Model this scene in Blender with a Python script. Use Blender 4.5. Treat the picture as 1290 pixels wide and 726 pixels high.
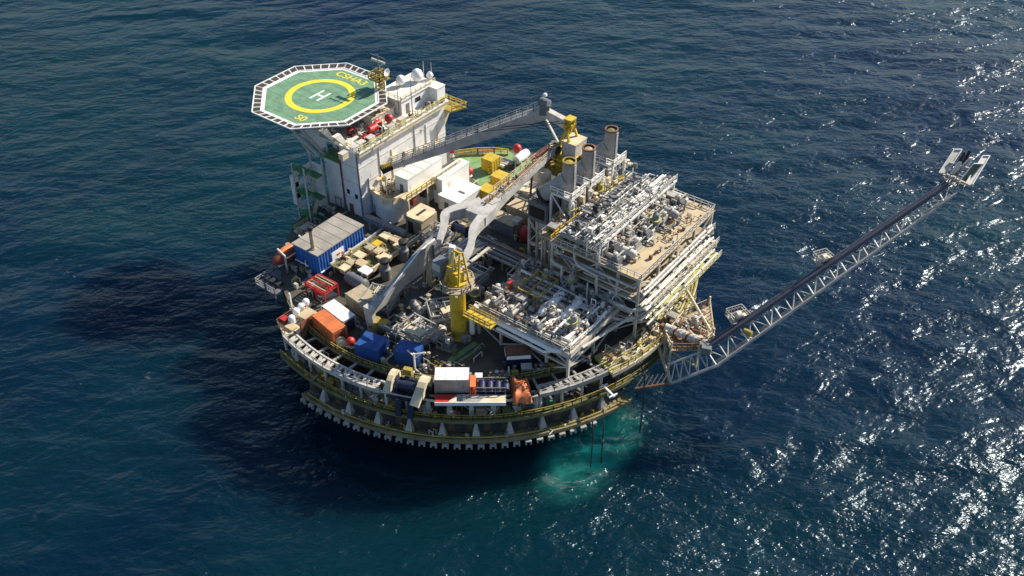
import bpy, math, random
from mathutils import Vector, Matrix
R = math.radians
scene = bpy.context.scene
col = scene.collection
for o in list(bpy.data.objects):
    bpy.data.objects.remove(o)

# ---------------------------------------------------------------- camera, sky, sun, exposure
CAM = Vector((95.2, -115.1, 124.58)); PITCH = R(39.055); YAW = R(37.0); F = 1251.56
cd = bpy.data.cameras.new("camera"); cam = bpy.data.objects.new("camera", cd); col.objects.link(cam)
cam.location = CAM; cam.rotation_euler = (math.pi/2 - PITCH, 0, YAW)
cd.sensor_width = 36; cd.lens = F/1290*36; cd.clip_start = 1; cd.clip_end = 30000
scene.camera = cam
SUN_AZ, SUN_EL = R(69.0), R(36.0)
world = bpy.data.worlds.new("World"); scene.world = world; world.use_nodes = True
wn = world.node_tree.nodes; wl = world.node_tree.links
sky = wn.new("ShaderNodeTexSky"); sky.sky_type = 'NISHITA'; sky.sun_disc = False
sky.sun_elevation = SUN_EL; sky.sun_rotation = math.pi/2 - SUN_AZ
sky.air_density = 1.0; sky.dust_density = 0.4; sky.ozone_density = 3.0
wl.new(sky.outputs[0], wn["Background"].inputs[0]); wn["Background"].inputs[1].default_value = 0.085
sd = bpy.data.lights.new("sun", 'SUN'); sun = bpy.data.objects.new("sun", sd); col.objects.link(sun)
sd.energy = 5.0; sd.angle = R(0.5); sd.color = (1.0, 0.92, 0.79)
sv = Vector((math.cos(SUN_EL)*math.cos(SUN_AZ), math.cos(SUN_EL)*math.sin(SUN_AZ), math.sin(SUN_EL)))
sun.rotation_euler = (-sv).to_track_quat('-Z', 'Y').to_euler(); sun.location = (60, 150, 200)
scene.view_settings.view_transform = 'Standard'; scene.view_settings.look = 'None'
scene.view_settings.exposure = 0.65; scene.view_settings.gamma = 1.0
scene.view_settings.use_curve_mapping = False

# ---------------------------------------------------------------- helpers
fwd = Vector((-math.sin(YAW)*math.cos(PITCH), math.cos(YAW)*math.cos(PITCH), -math.sin(PITCH)))
rgt = Vector((math.cos(YAW), math.sin(YAW), 0)); upv = rgt.cross(fwd)
def at(px, py, z):                      # measured photo point + known height -> place on the platform
    d = fwd + rgt*((px-645)/F) - upv*((py-363)/F)
    return CAM + d*((z-CAM.z)/d.z)

def mat(name, c, rough=0.55, metal=0.0, vary=0.25, rust=0.0, scale=0.6, grid=0.0):
    m = bpy.data.materials.new(name); m.use_nodes = True
    n, l = m.node_tree.nodes, m.node_tree.links
    b = n["Principled BSDF"]; b.inputs["Roughness"].default_value = rough; b.inputs["Metallic"].default_value = metal
    tc = n.new("ShaderNodeTexCoord"); geo = n.new("ShaderNodeNewGeometry")
    nz = n.new("ShaderNodeTexNoise"); nz.inputs["Scale"].default_value = scale; nz.inputs["Detail"].default_value = 6; nz.inputs["Roughness"].default_value = 0.65
    l.new(geo.outputs["Position"], nz.inputs["Vector"])
    r = n.new("ShaderNodeValToRGB"); r.color_ramp.elements[0].position = 0.3; r.color_ramp.elements[1].position = 0.7
    lo = [max(0, x*(1-vary)) for x in c]; hi = [min(0.9, x*(1+vary*0.5)) for x in c]
    r.color_ramp.elements[0].color = (*lo, 1); r.color_ramp.elements[1].color = (*hi, 1)
    l.new(nz.outputs[0], r.inputs[0]); out = r.outputs[0]
    if rust > 0:
        mp = n.new("ShaderNodeMapping"); mp.inputs["Scale"].default_value = (1.3, 1.3, 0.35)
        l.new(geo.outputs["Position"], mp.inputs["Vector"])
        n2 = n.new("ShaderNodeTexNoise"); n2.inputs["Scale"].default_value = 0.9; n2.inputs["Detail"].default_value = 8; n2.inputs["Roughness"].default_value = 0.75
        l.new(mp.outputs[0], n2.inputs["Vector"])
        r2 = n.new("ShaderNodeValToRGB"); r2.color_ramp.elements[0].position = 0.72-0.28*rust; r2.color_ramp.elements[1].position = 0.80-0.2*rust
        l.new(n2.outputs[0], r2.inputs[0])
        mx = n.new("ShaderNodeMix"); mx.data_type = 'RGBA'
        l.new(r2.outputs[0], mx.inputs["Factor"]); l.new(out, mx.inputs["A"]); mx.inputs["B"].default_value = (0.17, 0.075, 0.03, 1)
        out = mx.outputs["Result"]
    l.new(out, b.inputs["Base Color"])
    bp = n.new("ShaderNodeBump"); bp.inputs["Strength"].default_value = 0.15; bp.inputs["Distance"].default_value = 0.1
    n3 = n.new("ShaderNodeTexNoise"); n3.inputs["Scale"].default_value = 3; l.new(geo.outputs["Position"], n3.inputs["Vector"])
    l.new(n3.outputs[0], bp.inputs["Height"]); l.new(bp.outputs[0], b.inputs["Normal"])
    return m
M = {}
M['white'] = mat('white_paint', (.80,.75,.65), .4, 0, .18, .36)
M['clean'] = mat('clean_white_paint', (.82,.81,.77), .4, 0, .08, .08)
M['pale'] = mat('pale_grey_paint', (.56,.52,.45), .5, 0, .3, .42)
M['grey'] = mat('grey_paint', (.32,.31,.29), .5, 0, .3, .38)
M['lead'] = mat('lead_grey_paint', (.16,.17,.18), .5, 0, .3, .3)
M['dark'] = mat('dark_steel', (.045,.046,.05), .5, .2, .4, .3)
M['black'] = mat('black_rubber', (.012,.012,.012), .7, 0, .3)
M['galv'] = mat('galvanised_steel', (.44,.42,.38), .45, .25, .35, .35)
M['tan'] = mat('tan_deck_paint', (.52,.41,.25), .7, 0, .25, .25)
M['cream'] = mat('cream_paint', (.66,.55,.36), .6, 0, .25, .25)
M['sand'] = mat('weathered_sand_paint', (.42,.345,.23), .7, 0, .35, .45)
M['yellow'] = mat('safety_yellow', (.60,.41,.035), .5, 0, .3, .38)
M['mustard'] = mat('dull_mustard_paint', (.36,.27,.05), .6, 0, .35, .45)
M['olive'] = mat('olive_walkway', (.17,.16,.065), .7, 0, .4, .4)
M['lime'] = mat('yellow_green_grating', (.46,.43,.14), .7, 0, .3, .3)
M['green'] = mat('green_deck_paint', (.19,.32,.13), .7, 0, .35, .3)
M['stairgreen'] = mat('stair_green', (.06,.24,.09), .6, 0, .3, .1)
M['heli'] = mat('helideck_green', (.15,.29,.17), .75, 0, .38, .3, .5)
M['heliyellow'] = mat('helideck_yellow', (.72,.60,.04), .7, 0, .12, .1)
M['blue'] = mat('blue_cladding', (.04,.155,.48), .45, 0, .28, .3)
M['boxblue'] = mat('container_blue', (.02,.085,.29), .5, 0, .35, .35)
M['navy'] = mat('navy_paint', (.012,.02,.06), .5, 0, .4, .1)
M['orange'] = mat('orange_paint', (.62,.17,.05), .6, 0, .3, .4)
M['red'] = mat('red_paint', (.50,.028,.022), .45, 0, .25, .15)
M['oxide'] = mat('red_oxide_paint', (.24,.055,.035), .65, 0, .35, .3)
M['rusty'] = mat('rusty_steel', (.22,.10,.05), .8, 0, .45, .5)
M['brown'] = mat('brown_bulkhead', (.085,.062,.04), .75, 0, .4, .5)
M['deck'] = mat('worn_shaded_deck_coating', (.095,.085,.062), .75, 0, .5, .35, .3)  # worn deck paint, darkened to carry the shade lying over the front deck
M['rim'] = mat('stained_rim_paint', (.24,.20,.10), .75, 0, .45, .6)
M['seam'] = mat('deck_seam', (.07,.15,.09), .8, 0, .3, .3)
M['hull'] = mat('hull_antifouling', (.02,.014,.014), .6, 0, .4, .3)
M['glass'] = mat('dark_window', (.015,.02,.025), .12, 0, .2)
M['roofgrey'] = mat('weathered_grey_roof', (.33,.30,.26), .75, 0, .25, .3, .4)
M['wallgrey'] = mat('accommodation_white', (.74,.73,.71), .45, 0, .16, .42)
M['boomgrey'] = mat('crane_boom_grey', (.50,.48,.44), .5, 0, .32, .42)
M['purple'] = mat('flare_pipe_steel', (.10,.10,.125), .5, .2, .25, .1)

class MB:
    def __init__(s): s.v = []; s.f = []
    def add(s, vs, fs):
        k = len(s.v); s.v += [tuple(a) for a in vs]; s.f += [tuple(i+k for i in f) for f in fs]; return s
    def box(s, x0, x1, y0, y1, z0, z1):
        return s.add([(x0,y0,z0),(x1,y0,z0),(x1,y1,z0),(x0,y1,z0),(x0,y0,z1),(x1,y0,z1),(x1,y1,z1),(x0,y1,z1)],
                     [(3,2,1,0),(4,5,6,7),(0,1,5,4),(1,2,6,5),(2,3,7,6),(3,0,4,7)])
    def cbox(s, cx, cy, z0, sx, sy, sz, rot=0):
        c, n = math.cos(rot), math.sin(rot); vs = []
        for z in (z0, z0+sz):
            for a, b in ((-1,-1),(1,-1),(1,1),(-1,1)):
                x, y = a*sx/2, b*sy/2; vs.append((cx+x*c-y*n, cy+x*n+y*c, z))
        return s.add(vs, [(3,2,1,0),(4,5,6,7),(0,1,5,4),(1,2,6,5),(2,3,7,6),(3,0,4,7)])
    def bar(s, p, q, w, h=None):
        p, q = Vector(p), Vector(q); d = (q-p).normalized(); h = h or w
        a = d.cross(Vector((0,0,1)))
        if a.length < 1e-3: a = Vector((1,0,0))
        a.normalize(); b = a.cross(d); vs = []
        for o in (p, q):
            for i, j in ((-1,-1),(1,-1),(1,1),(-1,1)): vs.append(o + a*(i*w/2) + b*(j*h/2))
        return s.add(vs, [(3,2,1,0),(4,5,6,7),(0,1,5,4),(1,2,6,5),(2,3,7,6),(3,0,4,7)])
    def tube(s, p, q, r, n=8, r2=None):
        return s.path([p, q], r, n, r2)
    def path(s, pts, r, n=8, r2=None, closed=False):
        pts = [Vector(p) for p in pts]; k0 = len(s.v); m = len(pts); fs = []; vs = []; prev = None
        for i, p in enumerate(pts):
            if closed: d = (pts[(i+1) % m]-pts[i-1])
            elif i == 0: d = pts[1]-p
            elif i == m-1: d = p-pts[-2]
            else: d = (pts[i+1]-p).normalized() + (p-pts[i-1]).normalized()
            if d.length < 1e-6: d = pts[i]-pts[i-1]
            d.normalize()
            a = (prev - d*prev.dot(d)) if prev is not None else d.cross(Vector((0,0,1)))
            if a.length < 1e-3: a = d.cross(Vector((1,0,0)))
            a.normalize(); prev = a; b = d.cross(a)
            sc = 1.0
            if 0 < i < m-1 and not closed:
                cs = max(0.35, d.dot((p-pts[i-1]).normalized())); sc = 1/cs
            rr = r if r2 is None else r + (r2-r)*i/(m-1)
            for j in range(n):
                t = 2*math.pi*j/n; vs.append(p + a*(rr*math.cos(t)) + b*(rr*math.sin(t)))
        for i in range(m-1+(1 if closed else 0)):
            for j in range(n):
                u0, u1 = i*n+j, i*n+(j+1) % n; w = ((i+1) % m)*n
                fs.append((u0, u1, w+(j+1) % n, w+j))
        if not closed:
            fs.append(tuple(range(n-1, -1, -1))); fs.append(tuple((m-1)*n+j for j in range(n)))
        return s.add(vs, fs)
    def lathe(s, c, prof, n=16, axis='z'):
        vs, fs = [], []; c = Vector(c)
        for r, z in prof:
            for j in range(n):
                t = 2*math.pi*j/n; a, b = r*math.cos(t), r*math.sin(t)
                vs.append(c + (Vector((a,b,z)) if axis == 'z' else Vector((z,a,b)) if axis == 'x' else Vector((a,z,b))))
        for i in range(len(prof)-1):
            for j in range(n):
                q = (i*n+j, i*n+(j+1) % n, (i+1)*n+(j+1) % n, (i+1)*n+j)
                fs.append(q if axis != 'y' else q[::-1])
        e0 = tuple(range(n)); e1 = tuple((len(prof)-1)*n+j for j in range(n))
        fs.append(e0[::-1]); fs.append(e1)
        return s.add(vs, fs)
    def ball(s, c, r, n=12, m=8, sz=1):
        return s.lathe(c, [(r*math.sin(math.pi*i/m)+1e-4, -r*sz*math.cos(math.pi*i/m)) for i in range(m+1)], n)
    def prism(s, poly, z0, z1):
        n = len(poly)
        ar = sum(poly[i][0]*poly[(i+1) % n][1]-poly[(i+1) % n][0]*poly[i][1] for i in range(n))
        if ar < 0: poly = poly[::-1]
        return s.add([(x,y,z0) for x,y in poly]+[(x,y,z1) for x,y in poly],
                     [tuple(range(n-1,-1,-1)), tuple(range(n,2*n))]+[(i,(i+1) % n,n+(i+1) % n,n+i) for i in range(n)])
    def slab(s, poly, axis, a0, a1):          # polygon in a vertical plane, given thickness along axis x or y
        n = len(poly); f = (lambda p, a: (a, p[0], p[1])) if axis == 'x' else (lambda p, a: (p[0], a, p[1]))
        return s.add([f(p, a0) for p in poly]+[f(p, a1) for p in poly],
                     [tuple(range(n-1,-1,-1)), tuple(range(n,2*n))]+[(i,(i+1) % n,n+(i+1) % n,n+i) for i in range(n)])
    def arc(s, r0, r1, z0, z1, a0, a1, n=48):
        vs, fs = [], []
        for i in range(n+1):
            t = R(a0+(a1-a0)*i/n); c, d = math.cos(t), math.sin(t)
            vs += [(r0*c,r0*d,z0),(r1*c,r1*d,z0),(r1*c,r1*d,z1),(r0*c,r0*d,z1)]
        for i in range(n):
            k = i*4
            fs += [(k,k+4,k+5,k+1),(k+1,k+5,k+6,k+2),(k+2,k+6,k+7,k+3),(k+3,k+7,k+4,k)]
        fs += [(0,1,2,3),(n*4+3,n*4+2,n*4+1,n*4)]
        return s.add(vs, fs)
    def rail(s, pts, h=1.1, gap=2.0, t=0.09, closed=False):
        pts = [Vector(p) for p in pts]
        seq = pts+[pts[0]] if closed else pts
        for p, q in zip(seq, seq[1:]):
            d = q-p; k = max(1, round(d.length/gap))
            for i in range(k+1):
                b = p+d*(i/k); s.bar(b, b+Vector((0,0,h)), t)
            for f in (0.55, 1.0):
                s.bar(p+Vector((0,0,h*f)), q+Vector((0,0,h*f)), t)
        return s
    def arail(s, r, z, a0, a1, n, h=1.1, t=0.09):
        return s.rail([(r*math.cos(R(a0+(a1-a0)*i/n)), r*math.sin(R(a0+(a1-a0)*i/n)), z) for i in range(n+1)], h, 2.2, t)

def P(name, mb, m, parent=None, smooth=False, label=None):
    me = bpy.data.meshes.new(name); me.from_pydata([tuple(v) for v in mb.v], [], mb.f); me.validate(); me.update()
    if smooth:
        me.polygons.foreach_set("use_smooth", [True]*len(me.polygons))
        try: me.set_sharp_from_angle(angle=R(40))
        except Exception: pass
    me.materials.append(M[m] if isinstance(m, str) else m)
    o = bpy.data.objects.new(name, me); col.objects.link(o)
    if parent is not None: o.parent = parent
    if label: o['label'] = label
    return o
def tag(o, label, cat, group=None):
    o['label'] = label; o['category'] = cat
    if group: o['group'] = group
    return o
def T(name, label, cat, loc=(0,0,0), rot=0.0, group=None):
    o = bpy.data.objects.new(name, None); o.empty_display_size = 0.5; col.objects.link(o)
    o.location = loc; o.rotation_euler = (0,0,rot)
    return tag(o, label, cat, group)
KIDS = {}
def copy_tree(o, parent=None):
    c = o.copy(); col.objects.link(c)
    if parent is not None: c.parent = parent
    for ch in list(o.children): copy_tree(ch, c)
    return c
def again(src, loc, rot, label, group=None, scale=None):
    c = copy_tree(src); c.location = loc; c.rotation_euler = (0,0,rot); c['label'] = label
    if group: c['group'] = group
    if scale: c.scale = scale
    return c
ORD = ['first','second','third','fourth','fifth','sixth','seventh','eighth','ninth','tenth','eleventh','twelfth']
def ext(z, *pxs):
    ps = [at(a,b,z) for a,b in pxs]
    return min(p.x for p in ps), max(p.x for p in ps), min(p.y for p in ps), max(p.y for p in ps)
def polar(r, a, z): return (r*math.cos(R(a)), r*math.sin(R(a)), z)
DK = 13.0     # main deck
def fittings(parent, n, seed, spot, mats, s=1.0):
    rd = random.Random(seed)
    for i in range(n):
        x, y, z = spot(rd); k = rd.random(); m = rd.choice(mats); a = rd.choice([0, math.pi/2]); g = s*rd.uniform(.6, 1.4)
        if k < .35:
            L = rd.uniform(.8, 2.6)*s; h = rd.uniform(.3, 1.3)*s; d = Vector((math.cos(a), math.sin(a), 0)); b = Vector((x, y, z)); e = Vector((-d.y, d.x, 0))*rd.uniform(-.9, .9)
            P('small_pipe', MB().path([b, b+Vector((0,0,h)), b+d*L+Vector((0,0,h)), b+d*L+e+Vector((0,0,h)), b+d*L+e], .09*g+.02, 6), m, parent)
        elif k < .55: P('junction_box', MB().cbox(x, y, z, .7*g, .45*g, .9*g, a), m, parent)
        elif k < .75:
            P('valve', MB().lathe((x, y, z), [(.12*g,0),(.12*g,.3*g),(.3*g,.35*g),(.3*g,.6*g),(.1*g,.7*g),(.1*g,1.1*g),(.34*g,1.12*g),(.34*g,1.2*g)], 8), m, parent)
        elif k < .88: P('support_frame', MB().bar((x-.5*g,y,z),(x-.5*g,y,z+1.5*g),.11).bar((x+.5*g,y,z),(x+.5*g,y,z+1.5*g),.11).bar((x-.6*g,y,z+1.5*g),(x+.6*g,y,z+1.5*g),.12), m, parent)
        else: P('cable_tray', MB().cbox(x, y, z+.25, rd.uniform(1.2,3)*s, .4*g, .14, a), m, parent)
def area(x0,x1,y0,y1,z0,z1=None): return lambda rd: (rd.uniform(x0,x1), rd.uniform(y0,y1), rd.uniform(z0,z1) if z1 else z0)
# ---------------------------------------------------------------- sea
def water_material():
    m = bpy.data.materials.new("sea_water"); m.use_nodes = True
    n, l = m.node_tree.nodes, m.node_tree.links; b = n["Principled BSDF"]
    geo = n.new("ShaderNodeNewGeometry")
    def mapping(scale, rot):
        mp = n.new("ShaderNodeMapping"); mp.vector_type = 'TEXTURE'; mp.inputs["Scale"].default_value = (scale[0], scale[1], 1); mp.inputs["Rotation"].default_value = (0,0,rot)
        l.new(geo.outputs["Position"], mp.inputs["Vector"]); return mp.outputs[0]
    def noise(vec, sc, det, rough=0.6, dist=0.0):
        t = n.new("ShaderNodeTexNoise"); t.inputs["Scale"].default_value = sc; t.inputs["Detail"].default_value = det
        t.inputs["Roughness"].default_value = rough; t.inputs["Distortion"].default_value = dist
        l.new(vec, t.inputs["Vector"]); return t.outputs[0]
    def math_(op, a, c=None, clamp=False):
        t = n.new("ShaderNodeMath"); t.operation = op; t.use_clamp = clamp
        for i, x in enumerate((a, c)):
            if x is None: continue
            if isinstance(x, (int, float)): t.inputs[i].default_value = x
            else: l.new(x, t.inputs[i])
        return t.outputs[0]
    def ramp(v, p0, p1, c0=(0,0,0,1), c1=(1,1,1,1)):
        t = n.new("ShaderNodeValToRGB"); t.color_ramp.elements[0].position = p0; t.color_ramp.elements[1].position = p1
        t.color_ramp.elements[0].color = c0; t.color_ramp.elements[1].color = c1; l.new(v, t.inputs[0]); return t.outputs[0]
    def mix(f, a, c):
        t = n.new("ShaderNodeMix"); t.data_type = 'RGBA'; l.new(f, t.inputs["Factor"])
        for k, x in (("A", a), ("B", c)):
            if isinstance(x, tuple): t.inputs[k].default_value = x
            else: l.new(x, t.inputs[k])
        return t.outputs["Result"]
    # waves: crests run across the wind, three sizes
    swell = noise(mapping((2.2, 1, 1), R(42)), 0.06, 2, 0.5, 0.2)
    chop = noise(mapping((2.0, 1, 1), R(30)), 0.30, 4, 0.58, 0.3)
    rip = noise(mapping((1.6, 1, 1), R(52)), 0.9, 3, 0.6, 0.2)
    gust = ramp(noise(mapping((1.8, 1, 1), R(20)), 0.016, 3, 0.55, 0.8), 0.34, 0.66, (0.45,0.45,0.45,1), (1.15,1.15,1.15,1))
    mid = noise(mapping((1.7, 1, 1), R(64)), 0.15, 3, 0.5, 0.4)
    h = math_('ADD', math_('MULTIPLY', swell, 3.4), math_('MULTIPLY', mid, 1.45))
    h = math_('ADD', h, math_('MULTIPLY', math_('ADD', math_('MULTIPLY', chop, 1.12), math_('MULTIPLY', rip, 0.32)), gust))
    bp = n.new("ShaderNodeBump"); bp.inputs["Strength"].default_value = 1.0; bp.inputs["Distance"].default_value = 1.0
    l.new(h, bp.inputs["Height"]); l.new(bp.outputs[0], b.inputs["Normal"])
    # body colour: deep blue with large drifting patches of greener water
    big = noise(mapping((1, 1, 1), 0.3), 0.012, 3, 0.5, 0.5)
    c = mix(ramp(big, 0.38, 0.62), (0.0008, 0.0105, 0.030, 1), (0.0013, 0.0215, 0.033, 1))
    # milky, aerated discharge beside the hull
    sep = n.new("ShaderNodeSeparateXYZ"); l.new(geo.outputs["Position"], sep.inputs[0])
    ctr = at(742, 565, 0); ax = (at(800, 500, 0)-at(705, 610, 0)).normalized()
    dx, dy = math_('SUBTRACT', sep.outputs[0], ctr.x), math_('SUBTRACT', sep.outputs[1], ctr.y)
    a = math_('ADD', math_('MULTIPLY', dx, ax.x), math_('MULTIPLY', dy, ax.y))
    t = math_('ADD', math_('MULTIPLY', dx, -ax.y), math_('MULTIPLY', dy, ax.x))
    d = math_('ADD', math_('POWER', math_('ABSOLUTE', math_('DIVIDE', a, 15.0)), 2.0), math_('POWER', math_('ABSOLUTE', math_('DIVIDE', t, 8.0)), 2.0))
    fall = math_('SUBTRACT', 1.0, math_('SQRT', d), True)
    patch = noise(mapping((1.6, 1, 1), R(60)), 0.13, 5, 0.65, 1.0)
    milk = math_('MULTIPLY', math_('POWER', fall, 1.4), math_('ADD', math_('MULTIPLY', ramp(patch, 0.32, 0.68), 1.1), 0.1), True)
    c = mix(milk, c, (0.04, 0.50, 0.42, 1))
    # thin foam flecks on a few crests, more of them by the discharge
    fl = noise(mapping((2.2, 1, 1), R(40)), 0.33, 9, 0.72, 1.2)
    gate = ramp(noise(mapping((1, 1, 1), 1.1), 0.035, 2), 0.54, 0.72)
    foam = math_('MULTIPLY', ramp(fl, 0.655, 0.71), gate)
    foam2 = math_('MULTIPLY', ramp(fl, 0.52, 0.63), ramp(fall, 0.1, 0.75))
    foam = math_('ADD', math_('MULTIPLY', foam, 0.55), math_('MULTIPLY', foam2, 0.3), True)
    c = mix(foam, c, (0.62, 0.66, 0.66, 1))
    l.new(c, b.inputs["Base Color"])
    rg = math_('ADD', math_('MULTIPLY', foam, 0.4), 0.24); l.new(rg, b.inputs["Roughness"])
    b.inputs["IOR"].default_value = 1.333
    l.new(math_('SUBTRACT', 1.0, foam, True), b.inputs['Subsurface Weight']); b.inputs['Specular IOR Level'].default_value = 0.45; b.inputs['Specular Tint'].default_value = (0.66, 0.86, 1.0, 1); b.inputs['Subsurface Radius'].default_value = (0.5, 1.0, 1.2); b.inputs['Subsurface Scale'].default_value = 60.0
    return m
mb = MB(); mb.add([(-9000,-9000,0),(9000,-9000,0),(9000,9000,0),(-9000,9000,0)], [(0,1,2,3)])
sea = P('sea', mb, water_material()); sea['kind'] = 'structure'; sea['label'] = 'dark blue open sea with glittering ripples round the platform'

# ---------------------------------------------------------------- hull and decks (one floating thing)
hull = T('floating_platform_hull', 'round floating production platform hull with toothed lower ring and deck walkways', 'platform')
P('hull_shell', MB().lathe((0,0,0), [(35.0,-6),(35.0,5.6),(36.2,6.4),(36.2,12.7)], 96), 'hull', hull, True)
L0, L1 = -94, -15
lr = P('lower_ring', MB().arc(36.3, 42.9, 6.55, 7.0, L0, L1, 60).arc(42.55, 42.9, 7.0, 7.3, L0, L1, 60), 'rim', hull)
P('ring_pipe', MB().path([polar(42.2, L0+1+i*1.3, 7.3) for i in range(60)], .16, 6), 'mustard', hull, True)
k = 0
a = L0+1
while a < L1-8:
    p = polar(43.25, a, 0)
    mb = MB()
    for s in (-.42, .42):
        q = polar(43.3, a+s*1.25, 0); mb.cbox(q[0], q[1], 5.9, .4, .26, .65, R(a))
    mb.cbox(p[0], p[1], 6.38, .5, 1.0, .28, R(a))
    P('ring_tooth', mb, 'galv', hull); a += 2.5
P('recessed_bulkhead', MB().arc(36.3, 41.0, 7.02, 9.93, L0, L1-6, 60), 'brown', hull)
for a in range(L0+3, L1-7, 4):
    p = polar(41.04, a, 0); P('bulkhead_panel', MB().cbox(p[0], p[1], 7.6, .08, 1.7, 1.5, R(a)), 'dark', hull)
a = -88.5
while a < L1-6:
    c, s = math.cos(R(a)), math.sin(R(a)); mb = MB(); vs = []
    for r, z, w in ((42.2,7.02,.68),(41.0,7.02,.68),(41.0,9.6,.16),(41.35,9.6,.16)):
        for k in (-1, 1): vs.append((r*c-k*w*s, r*s+k*w*c, z))
    mb.add(vs, [(0,1,3,2),(2,3,5,4),(4,5,7,6),(6,7,1,0),(0,2,4,6),(7,5,3,1)])
    P('gusset', mb, 'galv', hull); a += 7.4
P('mid_walkway', MB().arc(36.4, 41.5, 9.95, 10.2, -104, -14, 80), 'olive', hull)
P('mid_toe_plate', MB().arc(41.3, 41.62, 9.75, 10.4, -104, -14, 80), 'olive', hull)
P('catwalk', MB().arc(40.0, 41.5, 9.95, 10.15, -13.9, 22, 40).arail(41.4, 10.16, -13.9, 22, 12), 'olive', hull)
P('mid_handrail', MB().arail(41.45, 10.5, -104, -14, 40, 1.0, .11), 'mustard', hull)
P('handrail', MB().arail(37.2, 10.2, -104, -14, 40, 1.0, .1), 'mustard', hull)
# machinery boxes and gear half seen on the mooring walkway
rnd = random.Random(5)
for i in range(34):
    a = -101+i*2.55+rnd.uniform(-.5,.5); r = rnd.uniform(38.2, 40.0); p = polar(r, a, 0)
    mb = MB().cbox(p[0], p[1], 10.2, rnd.uniform(.6,1.3), rnd.uniform(.6,2.0), rnd.uniform(.5,1.6), R(a))
    q = polar(r+.6, a+1, 0); mb.lathe((q[0],q[1],10.2), [(.3,0),(.3,.8),(.5,.82),(.5,.95)], 8)
    P('mooring_fitting', mb, rnd.choice(['sand','mustard','lead','olive','pale','dark']), hull)
fittings(hull, 60, 71, lambda rd: polar(rd.uniform(41.3,42.4), rd.uniform(L0+1,L1-1), 7.02), ['sand','pale','olive','lead','mustard'], .6)
fittings(hull, 90, 72, lambda rd: polar(rd.uniform(36.5,41), rd.uniform(-103,-15), 10.2), ['sand','mustard','lead','pale','rusty','galv','stairgreen'], 1.0)
# main deck
P('main_deck', MB().lathe((0,0,0), [(36.0,12.72),(36.0,13.0)], 128), 'deck', hull)
P('deck_edge', MB().arc(35.4, 36.15, 12.6, 13.14, -118, -24, 80), 'olive', hull)
P('deck_handrail', MB().arail(35.9, 13.14, -118, -24, 50, 1.1, .1), 'mustard', hull)
P('green_deck', MB().prism([(-24,22),(-10,16),(-7,31),(-17,31.5)], 13.004, 13.02), 'green', hull)
fittings(hull, 80, 73, lambda rd: polar(rd.uniform(28,35), rd.uniform(-140,-25), 13.0), ['lead','grey','pale','rusty','mustard','sand','galv'], 1.0)
fittings(hull, 60, 74, lambda rd: polar(rd.uniform(27,35), rd.uniform(-175,-125), 13.0), ['lead','grey','rusty','sand','galv','stairgreen'], 1.1)
fittings(hull, 70, 75, lambda rd: polar(rd.uniform(37,40.5), rd.uniform(-18,30), 13.5), ['cream','tan','pale','mustard','rusty','clean'], .9)
# upper ladder walkway: two curved girders with rungs, in three stretches
def ladder(a0, a1, m, m2):
    n = max(6, int((a1-a0)/1.5))
    P('outer_girder', MB().arc(39.9, 40.35, 12.7, 13.5, a0, a1, n), m, hull)
    P('inner_girder', MB().arc(38.2, 38.5, 12.9, 13.5, a0, a1, n), m, hull)
    a = a0+.5; i = 0
    mb = MB()
    while a < a1:
        p, q = polar(38.4, a, 13.3), polar(40.0, a+(.9 if i % 2 else -.0), 13.3); mb.bar(p, q, .5, .16); a += 1.35; i += 1
    P('rung_set', mb, m, hull)
    P('outer_rail', MB().arail(40.3, 13.5, a0, a1, n//2, .9, .08), m2, hull)
    a = a0+.3
    while a < a1:
        P('post', MB().bar(polar(40.1,a,10.2), polar(40.1,a,12.7), .34), 'pale', hull)
        P('brace', MB().bar(polar(36.1,a,12.85), polar(38.3,a,13.2), .4, .3), 'galv', hull); a += 5.2
ladder(-105, -73.5, 'pale', 'galv')
ladder(-37, -19.4, 'galv', 'galv')
P('front_pipe', MB().path([polar(40.2,-73.3+i*(36/14),13.1) for i in range(15)], .22), 'pale', hull, True)
P('front_pipe', MB().path([polar(38.6,-73.3+i*(36/14),12.6) for i in range(15)], .2), 'galv', hull, True)
for i in range(8):
    a = -72+i*4.9; P('post', MB().bar(polar(40.1,a,10.2), polar(40.1,a,12.95), .55), 'pale', hull)
mb = MB()
for i in range(24):
    a = -104+i*1.28; mb.cbox(*polar(39.2,a,0)[:2], 10.25, .1, .75, 2.3, R(a))
P('side_panel', mb, 'lead', hull)
# tan side deck that carries the flare boom
P('side_deck', MB().arc(36.2, 41.0, 13.1, 13.5, -19.2, 40, 50), 'lime', hull)
P('side_deck_edge', MB().arc(41.0, 41.35, 12.9, 13.75, -19.2, 40, 50), 'cream', hull)
P('side_deck_rail', MB().arail(41.2, 13.75, -19.2, 40, 26, 1.0, .09), 'mustard', hull)
for i in range(30):
    a = -18+i*1.9; p = polar(37.6+(i*7 % 5)*.6, a, 0); mb = MB().cbox(p[0], p[1], 13.5, .5+.3*(i % 3), .7, .35+.25*(i % 4), R(a)); P('side_deck_clamp', mb, ['cream','tan','sand'][i % 3], hull)
for i in range(7):
    r = 37+i*.55; P('side_deck_pipe', MB().path([polar(r,-18.5+j*2.4,13.75) for j in range(24)], .1, 6), ['cream','tan','rusty','pale','mustard','galv','cream'][i], hull)
for a in (-15, -6, 3, 12, 21, 30):
    P('side_deck_strut', MB().bar(polar(40.5,a,13.1), polar(36.3,a,9), .4), 'sand', hull)
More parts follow.
